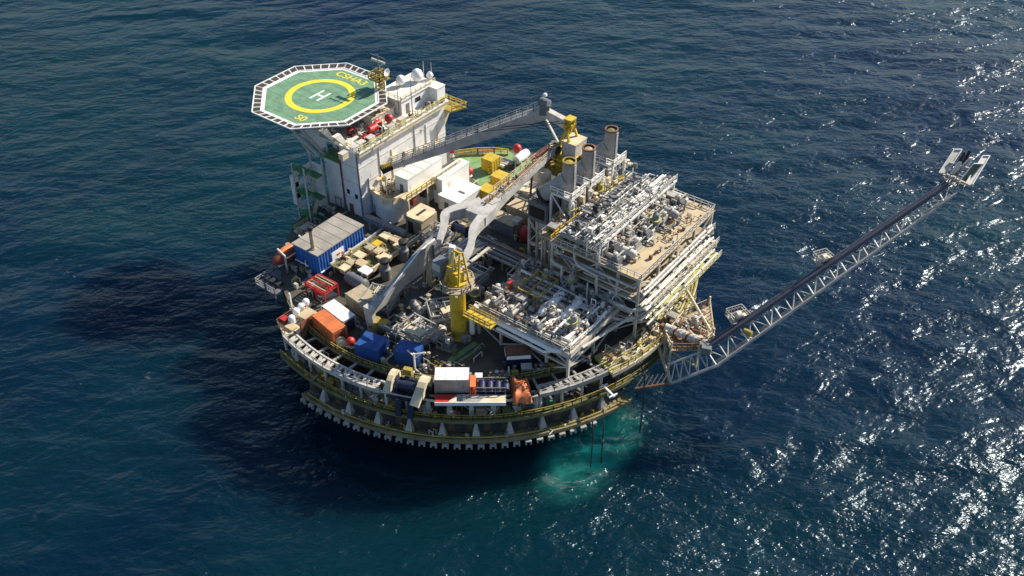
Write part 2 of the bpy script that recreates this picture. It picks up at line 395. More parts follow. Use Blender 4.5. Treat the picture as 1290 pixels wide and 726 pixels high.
# three dark hoses hanging from the ring into the milky water
for i, (x, y, top, lab) in enumerate(((744,588,10.0,'thin dark hose hanging into milky water, nearest the hull teeth'),(757,583,10.0,'thin dark hose hanging into milky water, middle one'),(806,545,13.0,'thin dark hose hanging into green water below flare boom root'))):
    p = at(x, y, 0); t = T('riser_hose', lab, 'hose', (p.x, p.y, 0), 0, 'hoses hanging from the hull ring')
    P('hose', MB().path([(0,0,-2),(0,0,4),(-.05,.05,8),(-.6,.5,top)], .13, 8), 'dark', t, True)
    P('collar', MB().lathe((0,0,5), [(.22,0),(.22,.5)], 8), 'lead', t)
# diver-shaped pale crossbar gear on the mid walkway by the discharge
p = at(766, 497, 10.6)
t = T('hose_davit', 'small pale crossed davit frame on the mid walkway beside the discharge', 'davit', (p.x, p.y, 10.2), R(-20))
P('post', MB().bar((0,0,0),(0,0,1.2),.25), 'clean', t)
P('crossbar', MB().bar((-1.6,0,1.2),(1.6,0,1.2),.3).bar((-1.3,-.8,1.2),(-1.3,.8,1.2),.25).bar((1.3,-.8,1.2),(1.3,.8,1.2),.25), 'clean', t)
# ---------------------------------------------------------------- helideck
HX, HY, HZ = -38.9, 1.0, 32.0
def octa(r, dz=0): return [(r*math.cos(R(22.5+45*k)), r*math.sin(R(22.5+45*k))) for k in range(8)]
heli = T('helideck', 'octagonal green helideck with yellow ring, white H and safety nets', 'helideck', (HX, HY, HZ))
P('landing_surface', MB().prism(octa(11.9), -.45, 0), 'heli', heli)
mb = MB(); o1, o0 = octa(11.95), octa(11.35)
for k in range(8):
    a, b, c, d = o1[k], o1[(k+1) % 8], o0[(k+1) % 8], o0[k]; mb.prism([a, b, c, d], .004, .012)
P('border_line', mb, 'clean', heli)
for i in range(-4,5): P('deck_seam', MB().box(-11 if abs(i)<3 else -8.2, 11 if abs(i)<3 else 8.2, i*2.3-.05, i*2.3+.05, .0015, .003), 'seam', heli)
for i in range(12): P('tie_down', MB().cbox(8.2*math.cos(R(30*i+15)), 8.2*math.sin(R(30*i+15)), .003, .3, .3, .012), 'lead', heli)
P('touchdown_ring', MB().arc(5.55, 6.85, .004, .012, 0, 360, 64), 'heliyellow', heli)
hm = MB(); hm.box(-1.15,-.7,-1.9,1.9,.004,.012).box(.7,1.15,-1.9,1.9,.004,.012).box(-.7,.7,-.22,.22,.004,.012)
P('letter_h', hm, 'clean', heli)
def words(txt, x, y, z, size, m, parent, name, rot=(0,0,0), sx=1.0, label=None, thick=.006):
    cu = bpy.data.curves.new(name, 'FONT'); cu.body = txt; cu.size = size; cu.align_x = 'CENTER'; cu.align_y = 'CENTER'; cu.extrude = thick; cu.offset = size*.012
    tmp = bpy.data.objects.new(name, cu); col.objects.link(tmp); bpy.context.view_layer.update()
    me = bpy.data.meshes.new_from_object(tmp.evaluated_get(bpy.context.evaluated_depsgraph_get()))
    bpy.data.objects.remove(tmp); bpy.data.curves.remove(cu)
    me.materials.clear(); me.materials.append(M[m])
    o = bpy.data.objects.new(name, me); col.objects.link(o); o.parent = parent; o.location = (x,y,z); o.rotation_euler = rot; o.scale = (sx,1,1)
    return o
words('CSHA3', -.2, 8.75, .012, 2.5, 'heliyellow', heli, 'lettering', sx=1.05)
p = at(379, 149, HZ); words('S0', p.x-HX, p.y-HY, .012, 2.4, 'heliyellow', heli, 'lettering', sx=1.05)
oo, oi = octa(13.75), octa(12.05)
for k in range(8):
    if k == 7: pass
    a, b, c, d = [Vector((*q, 0)) for q in (oi[k], oi[(k+1) % 8], oo[(k+1) % 8], oo[k])]
    lift = Vector((0,0,.25)); c = c+lift; d = d+lift
    fr = MB().bar(a, b, .2, .25).bar(d, c, .2, .2)
    for i in range(7): fr.bar(a.lerp(b, i/6), d.lerp(c, i/6), .19, .2)
    nf = P('net_frame', fr, 'clean', heli)
    nt = MB()
    for i in range(1, 36): nt.bar(a.lerp(b, i/36), d.lerp(c, i/36), .12, .03)
    for i in range(1, 6): nt.bar(a.lerp(d, i/6), b.lerp(c, i/6), .12, .03)
    P('net', nt, 'brown', nf)
# gutters, girders and props under the deck
P('rim_girder', MB().prism(octa(11.7), -1.2, -.5), 'lead', heli)
for y in (-6, -2, 2, 6): P('under_girder', MB().box(-9,9,y-.2,y+.2,-2.0,-1.21), 'grey', heli)
for (x0,y0),(x1,y1,z1) in (((-7,-6),(2.2,-6.2,-9.5)),((-7,2),(2.2,2,-9.5)),((-2,-9),(4.5,-6.2,-9)),((4,-9.5),(6,-6.2,-8)),((8.5,-7.5),(9.5,-6.2,-5)),((-7,7),(4,7,-9))):
    P('prop', MB().tube((x0,y0,-1.5),(x1,y1,z1),.32), 'pale', heli)
for x in (5.5, 9.0, 12.5):
    P('roof_prop', MB().slab([(-9.2,-.5),(-7.6,-.5),(-5.9,-3.6),(-6.7,-3.6)], 'x', x-.35, x+.35), 'white', heli)

for y in (-5.2, 1.5): P('bracket_plate', MB().slab([(5.9,-8.0),(5.9,-1.22),(-6.5,-1.22),(-5.5,-2.2),(3.0,-8.0)], 'y', y-.15, y+.15), 'wallgrey', heli)
# ---------------------------------------------------------------- accommodation block under it
acc = T('accommodation_block', 'tall white accommodation block standing under the helideck', 'building', (-28, 7, DK))
AX, AY = -28, 7
def W(x0,x1,y0,y1,z0,z1): return MB().box(x0-AX,x1-AX,y0-AY,y1-AY,z0-DK,z1-DK)
P('main_wall', W(-28.4,-23.8,-5.3,20,13,27.75), 'wallgrey', acc)
P('rear_wall', W(-33,-28.4,-2.2,20,13,27.7), 'wallgrey', acc)
P('lower_wall', W(-33,-28.42,-5.28,-2.2,13,23.6), 'wallgrey', acc)
P('roof_slab', W(-33.3,-22.7,-5.6,20.3,27.75,28.05), 'white', acc)
for i in range(7): P('wall_pipe', MB().tube((-23.7-AX,-3+i*3.4-AY,.5),(-23.7-AX,-3+i*3.4-AY,8+(i*5 % 7)),.1,6), ['pale','white','cream','lead'][i % 4], acc)
for i in range(5): P('wall_ledge', W(-23.8,-23.1,-1+i*4.2,.9+i*4.2,19.5+(i*3 % 4),19.65+(i*3 % 4)), 'cream', acc)
P('shade_fascia', W(-23.8,-22.9,-5.5,20.2,26.9,27.74), 'cream', acc)
P('lower_roof', W(-33.5,-28.42,-5.7,-2.22,23.6,23.8), 'green', acc)
P('corner_pipe', MB().tube((-28.4-AX,-5.5-AY,0),(-28.4-AX,-5.5-AY,14.4),.16), 'oxide', acc)
P('corner_pipe', MB().tube((-23.75-AX,-5.45-AY,0),(-23.75-AX,-5.45-AY,14.4),.18), 'lead', acc)
for x, z in ((-27.2,17.8),(-25.1,17.4)):
    w = P('window', W(x-.35,x+.35,-5.38,-5.2,z-.5,z+.5), 'glass', acc)
for y in (-2, 2.5, 7, 11.5, 16):
    P('window', W(-23.85,-23.74,y-.3,y+.3,17.2,18.0), 'glass', acc)
P('door', W(-27.3,-26.3,-5.4,-5.2,13,15.1), 'oxide', acc)
for z in (16.6, 20.3, 24.0):
    P('deck_band', W(-28.38,-23.72,-5.36,19.9,z,z+.12), 'pale', acc)
P('roof_rail', MB().rail([(-33.2-AX,-5.5-AY,15.05),(-22.8-AX,-5.5-AY,15.05),(-22.8-AX,20.2-AY,15.05),(-33.2-AX,20.2-AY,15.05)], 1.1, 1.6, .11), 'lime', acc)
P('lower_roof_rail', MB().rail([(-28.6-AX,-5.6-AY,10.8),(-33.4-AX,-5.6-AY,10.8),(-33.4-AX,-.6-AY,10.8)], 1.1, 1.4, .12), 'stairgreen', acc)
P('end_platform', MB().prism([(-31-AX,13),(-22-AX,13),(-20.6-AX,16.6),(-28-AX,16.6)], 12.4, 12.65), 'mustard', acc)
P('end_platform_rail', MB().rail([(-22-AX,13.1,12.65),(-20.7-AX,16.5,12.65),(-28-AX,16.5,12.65)], 1.1, 1.4, .12), 'yellow', acc)
P('end_bracket', MB().slab([(13,8),(13,12.4),(16,12.4)], 'x', -24.6-AX, -24.2-AX), 'cream', acc)
fittings(acc, 45, 81, area(-5,4.6,-12,1,15.05), ['white','cream','pale','clean','sand','oxide','lead'], .9)
fittings(acc, 22, 82, area(3.6,4.9,-12,12,15.05), ['white','cream','pale','rusty','mustard'], .8)
# wheelhouse and roof houses
wh = T('radio_house', 'white flat roofed house on accommodation roof beside the helideck', 'deckhouse', (-28, 14, 28.05))
P('wall', MB().box(-3.6,2.4,-4.5,5.2,0,3.3), 'clean', wh)
P('roof', MB().box(-3.9,2.7,-4.8,5.5,3.3,3.5), 'white', wh)
P('door', MB().box(2.38,2.48,-3.2,-2.3,.1,2.2), 'lead', wh)
P('window', MB().box(2.38,2.48,-.5,1.0,1.4,2.3), 'glass', wh)
P('roof_rail', MB().rail([(-3.8,-4.7,3.5),(2.6,-4.7,3.5),(2.6,5.4,3.5)], .9, 1.5, .1), 'cream', wh)
lh = T('plant_house', 'low cream plant house at the foot of the lattice radar mast', 'deckhouse', (-30.2, 5.2, 28.05))
P('wall', MB().box(-2.6,3.2,-2.6,3.6,0,2.0), 'white', lh); P('roof', MB().box(-2.8,3.4,-2.8,3.8,2.0,2.2), 'cream', lh)
for i in range(4): P('roof_unit', MB().cbox(-1.6+i*1.4,.6*(i % 2),2.2,.9,1.1,.6), 'sand', lh)
def radome(x, y, z, r, lab):
    t = T('radome', lab, 'radome', (x,y,z), 0, 'radomes on the accommodation roof')
    P('pedestal', MB().lathe((0,0,0), [(r*.55,0),(r*.4,.7)], 10), 'pale', t)
    P('dome', MB().lathe((0,0,.6), [(r*.7,0),(r,r*.5),(r*.97,r*.9),(r*.7,r*1.45),(r*.3,r*1.72),(.01,r*1.78)], 16), 'clean', t, True)
radome(-28.2, 17.3, 31.55, 1.25, 'largest white radome, on the far end of the radio house roof')
radome(-29.6, 14.0, 31.55, 1.0, 'smaller white radome beside the lattice mast')
radome(-26.9, 19.6, 31.4, .7, 'smallest white radome at outer corner of the radio house')
eq = T('roof_cabinet', 'white box cabinet at the far outer end of accommodation roof', 'cabinet', (-24.6, 18.7, 28.05))
P('casing', MB().box(-1.3,1.3,-1.2,1.2,0,3.2), 'clean', eq); P('lid', MB().box(-1.4,1.4,-1.3,1.3,3.2,3.35), 'white', eq)
# lattice radar mast
mast = T('radar_mast', 'yellow lattice radar mast with antenna dishes behind the helideck', 'mast', (-31.6, 10.2, 28.05))
for sx in (-1,1):
    for sy in (-1,1): P('leg', MB().bar((sx*.8,sy*.8,0),(sx*.5,sy*.5,8),.2), 'mustard', mast)
for i in range(6):
    w = .78-.05*i; z = .4+i*1.3
    br = MB()
    for (a,b),(c,d) in (((-w,-w),(w,-w)),((w,-w),(w,w)),((w,w),(-w,w)),((-w,w),(-w,-w))): br.bar((a,b,z),(c,d,z+1.2),.11).bar((a,b,z+1.2),(c,d,z+1.2),.1)
    P('bracing', br, 'mustard', mast)
P('platform', MB().box(-1.5,1.5,-1.5,1.5,6.0,6.2).rail([(-1.5,-1.5,6.2),(1.5,-1.5,6.2),(1.5,1.5,6.2),(-1.5,1.5,6.2)], 1.2, 1, .14, True), 'mustard', mast)
P('top_post', MB().tube((0,0,7.6),(0,0,11.2),.14), 'lead', mast)
P('radar_scanner', MB().box(-1.7,1.7,-.15,.15,9.6,10.0), 'pale', mast)
P('dish', MB().lathe((1.6,.4,7.8), [(.15,-.3),(.8,.1),(.82,.15),(.05,-.15)], 12, 'x'), 'clean', mast, True)
P('yard', MB().bar((-1.8,0,10.8),(1.8,0,10.8),.12).bar((0,-1.2,8.6),(0,2.0,8.6),.12), 'lead', mast)
for i, (x,y,h,lab) in enumerate(((-24.4,11.2,8.5,'tall thin grey pole on accommodation roof before the radio house'),(-28.6,19.7,7.0,'thin whip antenna behind the largest radome'),(-26.6,19.8,7.2,'thin whip antenna at the far roof corner'),(-33,-.8,8,'thin pole at helideck edge by the lattice mast'))):
    if i == 3: x, y = -25.9, 9.0
    t = T('antenna_pole', lab, 'antenna', (x,y,28.05), 0, 'antenna poles on the accommodation roof')
    P('pole', MB().tube((0,0,0),(0,0,h),.11,6,.05), 'lead' if i in (0,3) else 'pale', t); P('base', MB().cbox(0,0,0,.5,.5,.3), 'grey', t)
# fire fighting gear between helideck and radio house
def redball(px, py, z, r, lab, base=.8):
    p = at(px, py, z); t = T('buoy', lab, 'buoy', (p.x, p.y, z-base-r*.2), 0, 'round red buoys about the decks')
    P('stand', MB().lathe((0,0,0), [(r*.8,0),(r*.5,base*.4),(r*.4,base)], 10), 'pale', t)
    P('float', MB().ball((0,0,base+r*.6), r, 14, 10), 'red', t, True)
redball(490, 151, 29.8, .85, 'round red float on accommodation roof between helideck and radio house')
for i,(px,py,lab) in enumerate(((470,166,'large red pump skid on roof edge nearest the front corner'),(461,176,'small red pump skid in the gap under helideck edge'),(443,167,'red pump skid tucked under the near helideck corner'),(476,158,'red hose reel skid on roof beside the red float'))):
    p = at(px, py, 28.6); t = T('fire_pump_skid', lab, 'pump skid', (p.x, p.y, 28.05), .0, 'red fire gear on the accommodation roof')
    s = (1.2,.8,.8,.9)[i]
    P('base', MB().box(-s,s,-s*.8,s*.8,0,.2), 'oxide', t); P('tank', MB().lathe((0,0,.9*s+.2), [(.05,-s),(.6*s,-s*.8),(.6*s,s*.8),(.05,s)], 12, 'y'), 'red', t, True)
    P('pump', MB().cbox(s*.5,-s*.4,.2,.6,.6,1.0), 'navy', t); P('pipe', MB().path([(-s*.8,0,.2),(-s*.8,0,1.5),(0,0,1.5)], .12), 'red', t)
for i,(px,py,m,lab) in enumerate(((452,205,'cream','pale vent box at the outer front corner of roof'),(462,195,'clean','white locker on roof edge by the red pump'),(455,183,'lead','grey winch box under the helideck edge'),(500,165,'clean','white locker in front of the radio house'),(513,156,'cream','cream locker along the roof rail'),(480,182,'white','white bin on the roof rail above the wall'))):
    p = at(px, py, 28.6); t = T('roof_locker', lab, 'locker', (min(p.x,-23.8), p.y, 28.05))
    P('casing', MB().cbox(0,0,0,1.1,1.5,1.2), m, t); P('lid', MB().cbox(0,0,1.2,1.25,1.65,.12), 'pale', t)
st = T('fireman_stair', 'cream sloping access stair from roof up to the helideck edge', 'stair', (-29.2, 1.4, 28.05))
P('stringer', MB().bar((.0,0,0),(-1.2,0,3.6),.2,.3), 'cream', st); P('stringer', MB().bar((0,1.2,0),(-1.2,1.2,3.6),.2,.3), 'cream', st)
for i in range(7): P('step', MB().box(-.25-i*.16,.05-i*.16,.1,1.1,.4+i*.45,.48+i*.45), 'galv', st)
# ---------------------------------------------------------------- stair tower
tw = T('stair_tower', 'open stair tower with green landings before left side of accommodation', 'stair', (-32.6, -9.9, DK))
P('panel_wall', MB().box(-1.7,1.45,2.25,2.4,0,10.2), 'wallgrey', tw)
for sx in (-1.7,1.45):
    for sy in (-2.4,2.2): P('post', MB().bar((sx,sy,-1),(sx,sy,12),.22), 'pale', tw)
for z in (1.4,3.9,6.4,8.9): P('outer_panel', MB().box(-1.85,-1.7,-2.4,2.2,z,z+1.1), 'wallgrey', tw)
for i in range(5):
    z = .6+i*2.5
    y = -1.5 if i % 2 == 0 else 1.5
    P('landing', MB().box(-1.6,1.4,y-.9,y+.9,z,z+.14), 'stairgreen', tw)
    P('landing_rail', MB().rail([(-1.5,y-.85,z+.14),(1.35,y-.85,z+.14)] if y < 0 else [(-1.5,y+.85,z+.14),(1.35,y+.85,z+.14)], 1, .9, .12), 'stairgreen', tw)
    if i < 4: P('flight', MB().bar((-.8 if i % 2 else .7, y*.45, z+.1),(-.8 if i % 2 else .7, -y*.45, z+2.5),.9,.16), 'sand', tw)
P('bay', MB().box(-2.6,-1.7,-2.6,-1.4,2.6,9.0), 'wallgrey', tw)
sp = T('stair_platform', 'pale lower landing platform between stair tower and blue building', 'platform', (-28.8, -14.8, DK))
P('floor', MB().box(-2.6,2.6,-2,2,-.1,.2), 'pale', sp); P('rail', MB().rail([(2.5,-1.9,.2),(-2.5,-1.9,.2),(-2.5,1.9,.2)], 1, 1.2, .11), 'lime', sp)
for x in (-2.3,2.3): P('leg', MB().bar((x,-1.8,-4),(x,-1.8,-.1),.25), 'pale', sp)
# orange lifeboat in davits on the left side
p = at(365, 318, 15.2)
lb = T('lifeboat', 'orange red enclosed lifeboat hung on left side behind the blue building', 'lifeboat', (p.x, p.y, 14.0))
P('body', MB().lathe((0,0,1.2), [(.05,-4.2),(.75,-3.7),(1.25,-2.2),(1.4,0),(1.25,2.2),(.75,3.7),(.05,4.2)], 16, 'y'), 'oxide', lb, True)
P('canopy', MB().lathe((0,-.8,2.1), [(.05,-1.9),(.7,-1.4),(.85,0),(.7,1.4),(.05,1.9)], 12, 'y'), 'orange', lb, True)
P('keel', MB().box(-.12,.12,-3,3,-.45,.1), 'clean', lb)
dv = T('lifeboat_davit', 'pale davit frame holding the orange lifeboat', 'davit', (p.x+1.8, p.y, 12.5))
for y in (-2.6, 2.6): P('arm', MB().path([(0,y,-1),(0,y,4.2),(-1.8,y,5.0)], .2), 'pale', dv)
P('tie', MB().bar((0,-2.6,3.5),(0,2.6,3.5),.2), 'pale', dv)
# ---------------------------------------------------------------- blue building
x0,x1,y0,y1 = ext(18, (368.1,306.2),(402.8,320.2),(456.5,283),(434.2,272.3))
bb = T('blue_workshop', 'long blue corrugated workshop with weathered grey roof', 'building', ((x0+x1)/2,(y0+y1)/2,DK))
hx, hy = (x1-x0)/2, (y1-y0)/2
P('wall', MB().box(-hx+.15,hx-.15,-hy+.15,hy-.15,0,4.8), 'blue', bb)
mb = MB(); n = 16
for i in range(n+1):
    y = -hy+.3+(2*hy-.6)*i/n; mb.box(hx-.15,hx-.03,y-.14,y+.14,.2,4.7)
for i in range(8):
    x = -hx+.4+(2*hx-.8)*i/7; mb.box(x-.14,x+.14,-hy+.03,-hy+.15,.2,4.7)
P('cladding_rib', mb, 'blue', bb)
P('roof', MB().box(-hx-.1,hx+.1,-hy-.1,hy+.1,4.8,5.0), 'roofgrey', bb)
P('sign_board', MB().box(hx-.02,hx+.08,-2.6,.4,1.6,3.5), 'clean', bb)
sg = words('P-01', hx+.085, -1.1, 2.5, .9, 'red', bb, 'sign_mark', (math.pi/2,0,math.pi/2)) if False else None
P('sign_mark', MB().box(hx+.08,hx+.10,-1.5,-.7,2.3,2.7), 'red', bb)
P('rain_pipe', MB().path([(hx+.25,-hy+.1,1.2),(hx+.25,hy-.6,1.2),(hx+.25,hy-.2,2.2)], .15, 8), 'clean', bb)
P('front_pipe', MB().path([(-hx+.4,-hy-.2,1.6),(hx*.2,-hy-.2,1.6)], .12).path([(0,-hy-.25,.2),(0,-hy-.25,2.6)], .12), 'clean', bb)
P('door', MB().box(-.9,.1,-hy+.0,-hy+.16,0,2.2), 'navy', bb)
for i in range(5): P('roof_seam', MB().box(-hx,hx,-hy+1.8+i*2.2,-hy+1.88+i*2.2,5.0,5.05), 'roofgrey', bb)
p = at(394.5, 313.6, 18)
sk = T('exhaust_stack', 'grey exhaust pipe with black cap standing on the blue workshop roof', 'exhaust pipe', (p.x,p.y,18))
P('pipe', MB().lathe((0,0,0), [(.55,0),(.55,.2),(.38,.25),(.38,4.2)], 12), 'sand', sk, True); P('cap', MB().lathe((0,0,4.1), [(.46,0),(.46,.7),(.3,.75)], 12), 'black', sk)
lo = T('scaffold_deck', 'dark open scaffold below the blue workshop end', 'scaffold', (-22.6,-29.2,DK))
for x in (-2.5,0,2.5):
    for y in (-2.6,2.6): P('post', MB().bar((x,y,-2.5),(x,y,1.2),.2), 'lead', lo)
P('floor', MB().box(-2.6,2.6,-2.7,2.7,-.3,-.1), 'lead', lo); P('rail', MB().rail([(2.5,-2.6,0),(-2.5,-2.6,0),(-2.5,2.6,0)], 1.1, 1, .12), 'grey', lo)
for i in range(3): P('floor_box', MB().cbox(-1.5+i*1.4,-.5,-.1,.9,1.4,.8), 'dark', lo)

# ---------------------------------------------------------------- front crane: yellow pedestal, forked box boom
CX, CY = 13.1, -20.9
fc = T('front_pedestal_crane', 'front deck crane with tall yellow pedestal and forked grey boom', 'crane', (CX,CY,DK))
P('pedestal', MB().lathe((0,0,0), [(1.5,0),(1.5,.3),(1.32,.4),(1.32,11.2),(1.6,11.6),(1.6,12.0)], 24), 'yellow', fc, True)
P('rust_patch', MB().lathe((0,0,1.0), [(1.33,0),(1.33,1.0)], 24), 'mustard', fc)
P('ring_platform', MB().lathe((0,0,11.2), [(3.0,0),(3.0,.18)], 10).rail([(2.9*math.cos(R(36*i)),2.9*math.sin(R(36*i)),11.4) for i in range(10)], 1.1, 1.5, .12, True), 'sand', fc)
for i in range(5):
    a = R(20+72*i); P('platform_arm', MB().bar((1.2*math.cos(a),1.2*math.sin(a),10.4),(3.6*math.cos(a),3.6*math.sin(a),11.3),.4,.3), 'cream', fc)
P('slew_house', MB().box(-.9,.9,-.9,.9,12.0,13.6), 'yellow', fc)
hl = MB()
for sx in (-1.4,1.4):
    for sy in (-1.3,1.3): hl.bar((sx,sy,12),(sx*.5,sy*.3+.5,17.4),.28)
hl.bar((-1,-.8,14.8),(1,1,16),.2).bar((1,-.8,14.8),(-1,1,16),.2).bar((-1.1,-1,15),(1.1,-1,15),.2).bar((-1,1.1,15),(1,1.1,15),.2).bar((-.7,.5,17.4),(.7,.5,17.4),.3)
P('gantry', hl, 'yellow', fc)
P('king_post', MB().bar((-1.6,.8,12),(-1.9,1.4,17.2),.9,.9), 'clean', fc)
cb = P('cab', MB().box(-4.0,-2.2,-1.2,.8,12.1,14.9), 'lead', fc); P('window', MB().box(-4.06,-2.4,-1.26,-1.2,13.2,14.6), 'boomgrey', cb)
# forked boom: two curved legs joined into one box girder
def girder(pts, n='boom', m='boomgrey'):
    pass
bz = 16.2
def ribbon(pts):         # pts: (x, y, ztop, halfwidth, depth)
    src = [Vector(p) if len(p) == 5 else p for p in pts]; pts = []
    for i in range(len(src)-1):
        p0, p1, p2, p3 = src[max(0,i-1)], src[i], src[i+1], src[min(len(src)-1,i+2)]
        for k in range(5):
            t = k/5; pts.append(tuple(.5*(2*b+(c-a)*t+(2*a-5*b+4*c-d)*t*t+(3*b-a-3*c+d)*t**3) for a,b,c,d in zip(p0,p1,p2,p3)))
    pts.append(tuple(src[-1]))
    mb = MB(); vs = []; fs = []
    for i, (x,y,z,w,d) in enumerate(pts):
        a = Vector(pts[max(0,i-1)][:2]); b = Vector(pts[min(len(pts)-1,i+1)][:2]); t = (b-a).normalized(); nrm = Vector((-t.y, t.x))
        for s, zz in ((1,z),(-1,z),(-1,z-d),(1,z-d)): vs.append((x+nrm.x*w*s, y+nrm.y*w*s, zz))
    for i in range(len(pts)-1):
        k = i*4
        for j in range(4): fs.append((k+j, k+(j+1) % 4, k+4+(j+1) % 4, k+4+j))
    fs += [(3,2,1,0), tuple(len(pts)*4-4+j for j in range(4))]
    return mb.add(vs, fs)
apx = at(612,258,29.5)-Vector((CX,CY,DK)); tip = at(699,184,30)-Vector((CX,CY,DK))
rl = at(582,326,28.5)-Vector((CX,CY,DK)); ll = at(553,300,28.5)-Vector((CX,CY,DK)); lm = at(564,266,29.2)-Vector((CX,CY,DK))
rm = at(597,285,29.2)-Vector((CX,CY,DK))
d1 = (tip-apx).normalized()
P('boom', ribbon([(*(apx+d1*-3.0)[:2],16.4,2.1,1.6),(*(apx+d1*0)[:2],16.5,1.7,1.8),(*(apx+d1*4)[:2],16.6,1.15,1.8),(*(apx+d1*9)[:2],16.7,.9,1.6),(*tip[:2],17.0,.6,1.1)]), 'boomgrey', fc, True)
P('boom_leg', ribbon([(*rl[:2],15.2,.4,1.0),(*((rl+rm)/2+Vector((.5,0,0)))[:2],15.9,.45,1.4),(*rm[:2],16.3,.6,1.9),(*(apx+d1*1.2+Vector((.9,-.6,0)))[:2],16.49,.9,2.15)]), 'boomgrey', fc, True)
P('boom_leg', ribbon([(*ll[:2],15.2,.4,1.0),(*((ll+lm)/2)[:2],15.9,.5,1.4),(*lm[:2],16.3,.75,1.9),(*(apx+d1*.6+Vector((-1.3,0,0)))[:2],16.47,1.2,2.1)]), 'boomgrey', fc, True)
P('winch', MB().lathe((*((rm+lm)/2)[:2],14.0), [(.3,-1.6),(1.0,-1.5),(1.0,-1.3),(.7,-1.3),(.7,1.3),(1.0,1.3),(1.0,1.5),(.3,1.6)], 14, 'x'), 'navy', fc)
P('cross_beam', MB().bar((ll+rl)/2+Vector((-1.8,1.2,-.6)), (ll+rl)/2+Vector((2.4,1.2,-.6)), .4), 'galv', fc)
br = MB(); nn = Vector((-d1.y, d1.x, 0))
for s in (1,-1): br.rail([apx+d1*4+nn*s*1.2+Vector((0,0,16.6-apx.z)), tip+nn*s*.6+Vector((0,0,17-tip.z))], .9, 2, .1)
P('boom_rail', br, 'tan', fc)
P('boom_pipe', MB().path([apx+Vector((0,0,16.8-apx.z)), tip+Vector((0,0,17.2-tip.z))], .2, 6), 'rusty', fc)
P('boom_pipe', MB().path([apx+nn*.6+Vector((0,0,16.75-apx.z)), tip+nn*.4+Vector((0,0,17.1-tip.z))], .12, 6), 'sand', fc)
fittings(fc, 24, 101, lambda rd: tuple(apx.lerp(tip, rd.uniform(.05,.95))[:2])+(16.75,), ['sand','rusty','pale','lead','brown'], .6)
P('boom_tip', MB().cbox(*tip[:2], 15.6, 1.6, 1.2, 1.6, math.atan2(d1.y,d1.x)), 'pale', fc)
P('sheave', MB().lathe((tip.x,tip.y,16.2), [(.9,-.9),(.9,-.7),(.5,-.7),(.5,.7),(.9,.7),(.9,.9)], 14, 'x'), 'dark', fc)
P('walkway', MB().box(1.6,7.4,-.9,.9,6.0,6.2), 'yellow', fc); P('walkway_rail', MB().rail([(1.8,-.85,6.2),(7.3,-.85,6.2)],1.1,1.2,.13).rail([(1.8,.85,6.2),(7.3,.85,6.2)],1.1,1.2,.13), 'mustard', fc)
# curved grey arm lying on its rest
ca = T('curved_crane_arm', 'curved dark grey arm stowed across front deck, its tip resting down', 'crane arm', (.6,-20.5,DK))
sec = [(8.4,9.6,4.0),(6.5,9.7,4.6),(4.5,9.3,4.4),(2.2,8.5,3.6),(-.2,7.4,2.5),(-2.8,6.2,1.9),(-5.2,5.6,1.5),(-7.6,5.3,1.3),(-8.4,5.2,1.3)]
mb = MB(); vs = []; fs = []
for i,(y,z,d) in enumerate(sec):
    w = .55+.05*max(0,i-4)-.0
    vs += [(-w,y,z),(w,y,z),(w,y,z-d),(-w,y,z-d)]
for i in range(len(sec)-1):
    k = i*4
    for j in range(4): fs.append((k+j,k+4+j,k+4+(j+1) % 4,k+(j+1) % 4))
fs += [(0,1,2,3),(len(sec)*4-1,len(sec)*4-2,len(sec)*4-3,len(sec)*4-4)]
P('arm_girder', mb.add(vs, fs), 'grey', ca)
P('tip_plate', MB().slab([(-8.9,5.5),(-7.9,5.5),(-8.1,1.2),(-8.5,0)], 'x', -.9, .9), 'pale', ca)
P('root_post', MB().bar((0,7.2,0),(0,7.2,5.2),1.0), 'sand', ca)
P('root_yoke', MB().box(-1.1,-.65,7.2,9.0,3.5,9.4).box(.65,1.1,7.2,9.0,3.5,9.4), 'lead', ca)
P('stay', MB().bar((.62,5.2,2),(.62,6.2,8),.22), 'sand', ca)
P('hose', MB().path([(.2,8.4,9.7),(.2,4.5,9.45),(.2,-.2,7.6),(.2,-5,5.75)], .14, 6), 'clean', ca)

# ---------------------------------------------------------------- rear crane beside the exhaust stacks
BX, BY = 7.4, 17.6
bc = T('rear_pedestal_crane', 'rear crane with yellow house and long grey boom lowered toward accommodation', 'crane', (BX,BY,DK))
P('pedestal', MB().lathe((0,0,0), [(1.6,0),(1.6,12.6),(2.0,13.0),(2.0,13.6)], 20), 'yellow', bc, True)
P('ring_platform', MB().lathe((0,0,11.6), [(3.4,0),(3.4,.2)], 10).rail([(3.3*math.cos(R(36*i)),3.3*math.sin(R(36*i)),11.8) for i in range(10)], 1.1, 1.5, .13, True), 'mustard', bc)
P('slew_ring', MB().lathe((0,0,13.6), [(1.7,0),(1.7,.7)], 20), 'mustard', bc)
P('house_floor', MB().box(-2.4,3.6,-2.2,2.4,14.3,14.7), 'yellow', bc)
P('machine_house', MB().box(.4,3.4,-1.6,2.0,14.7,18.3), 'pale', bc)
P('house_roof', MB().box(.3,3.5,-1.7,2.1,18.3,18.5), 'cream', bc)
P('cab', MB().box(-2.2,-.6,-2.2,-.5,14.7,17.2), 'lead', bc)
P('house_rail', MB().rail([(3.5,-2.1,14.7),(3.5,2.3,14.7),(-2.3,2.3,14.7)],1.1,1.2,.14).rail([(-2.3,-2.1,14.7),(3.5,-2.1,14.7)],1.1,1.2,.14), 'yellow', bc)
fr = MB()
for sy in (-1.5,1.7): fr.bar((-1.4,sy,14.7),(.8,sy*.7,20.5),.45).bar((3.0,sy,14.7),(1.0,sy*.7,20.5),.4)
fr.bar((.9,-1.1,20.5),(.9,1.2,20.5),.5)
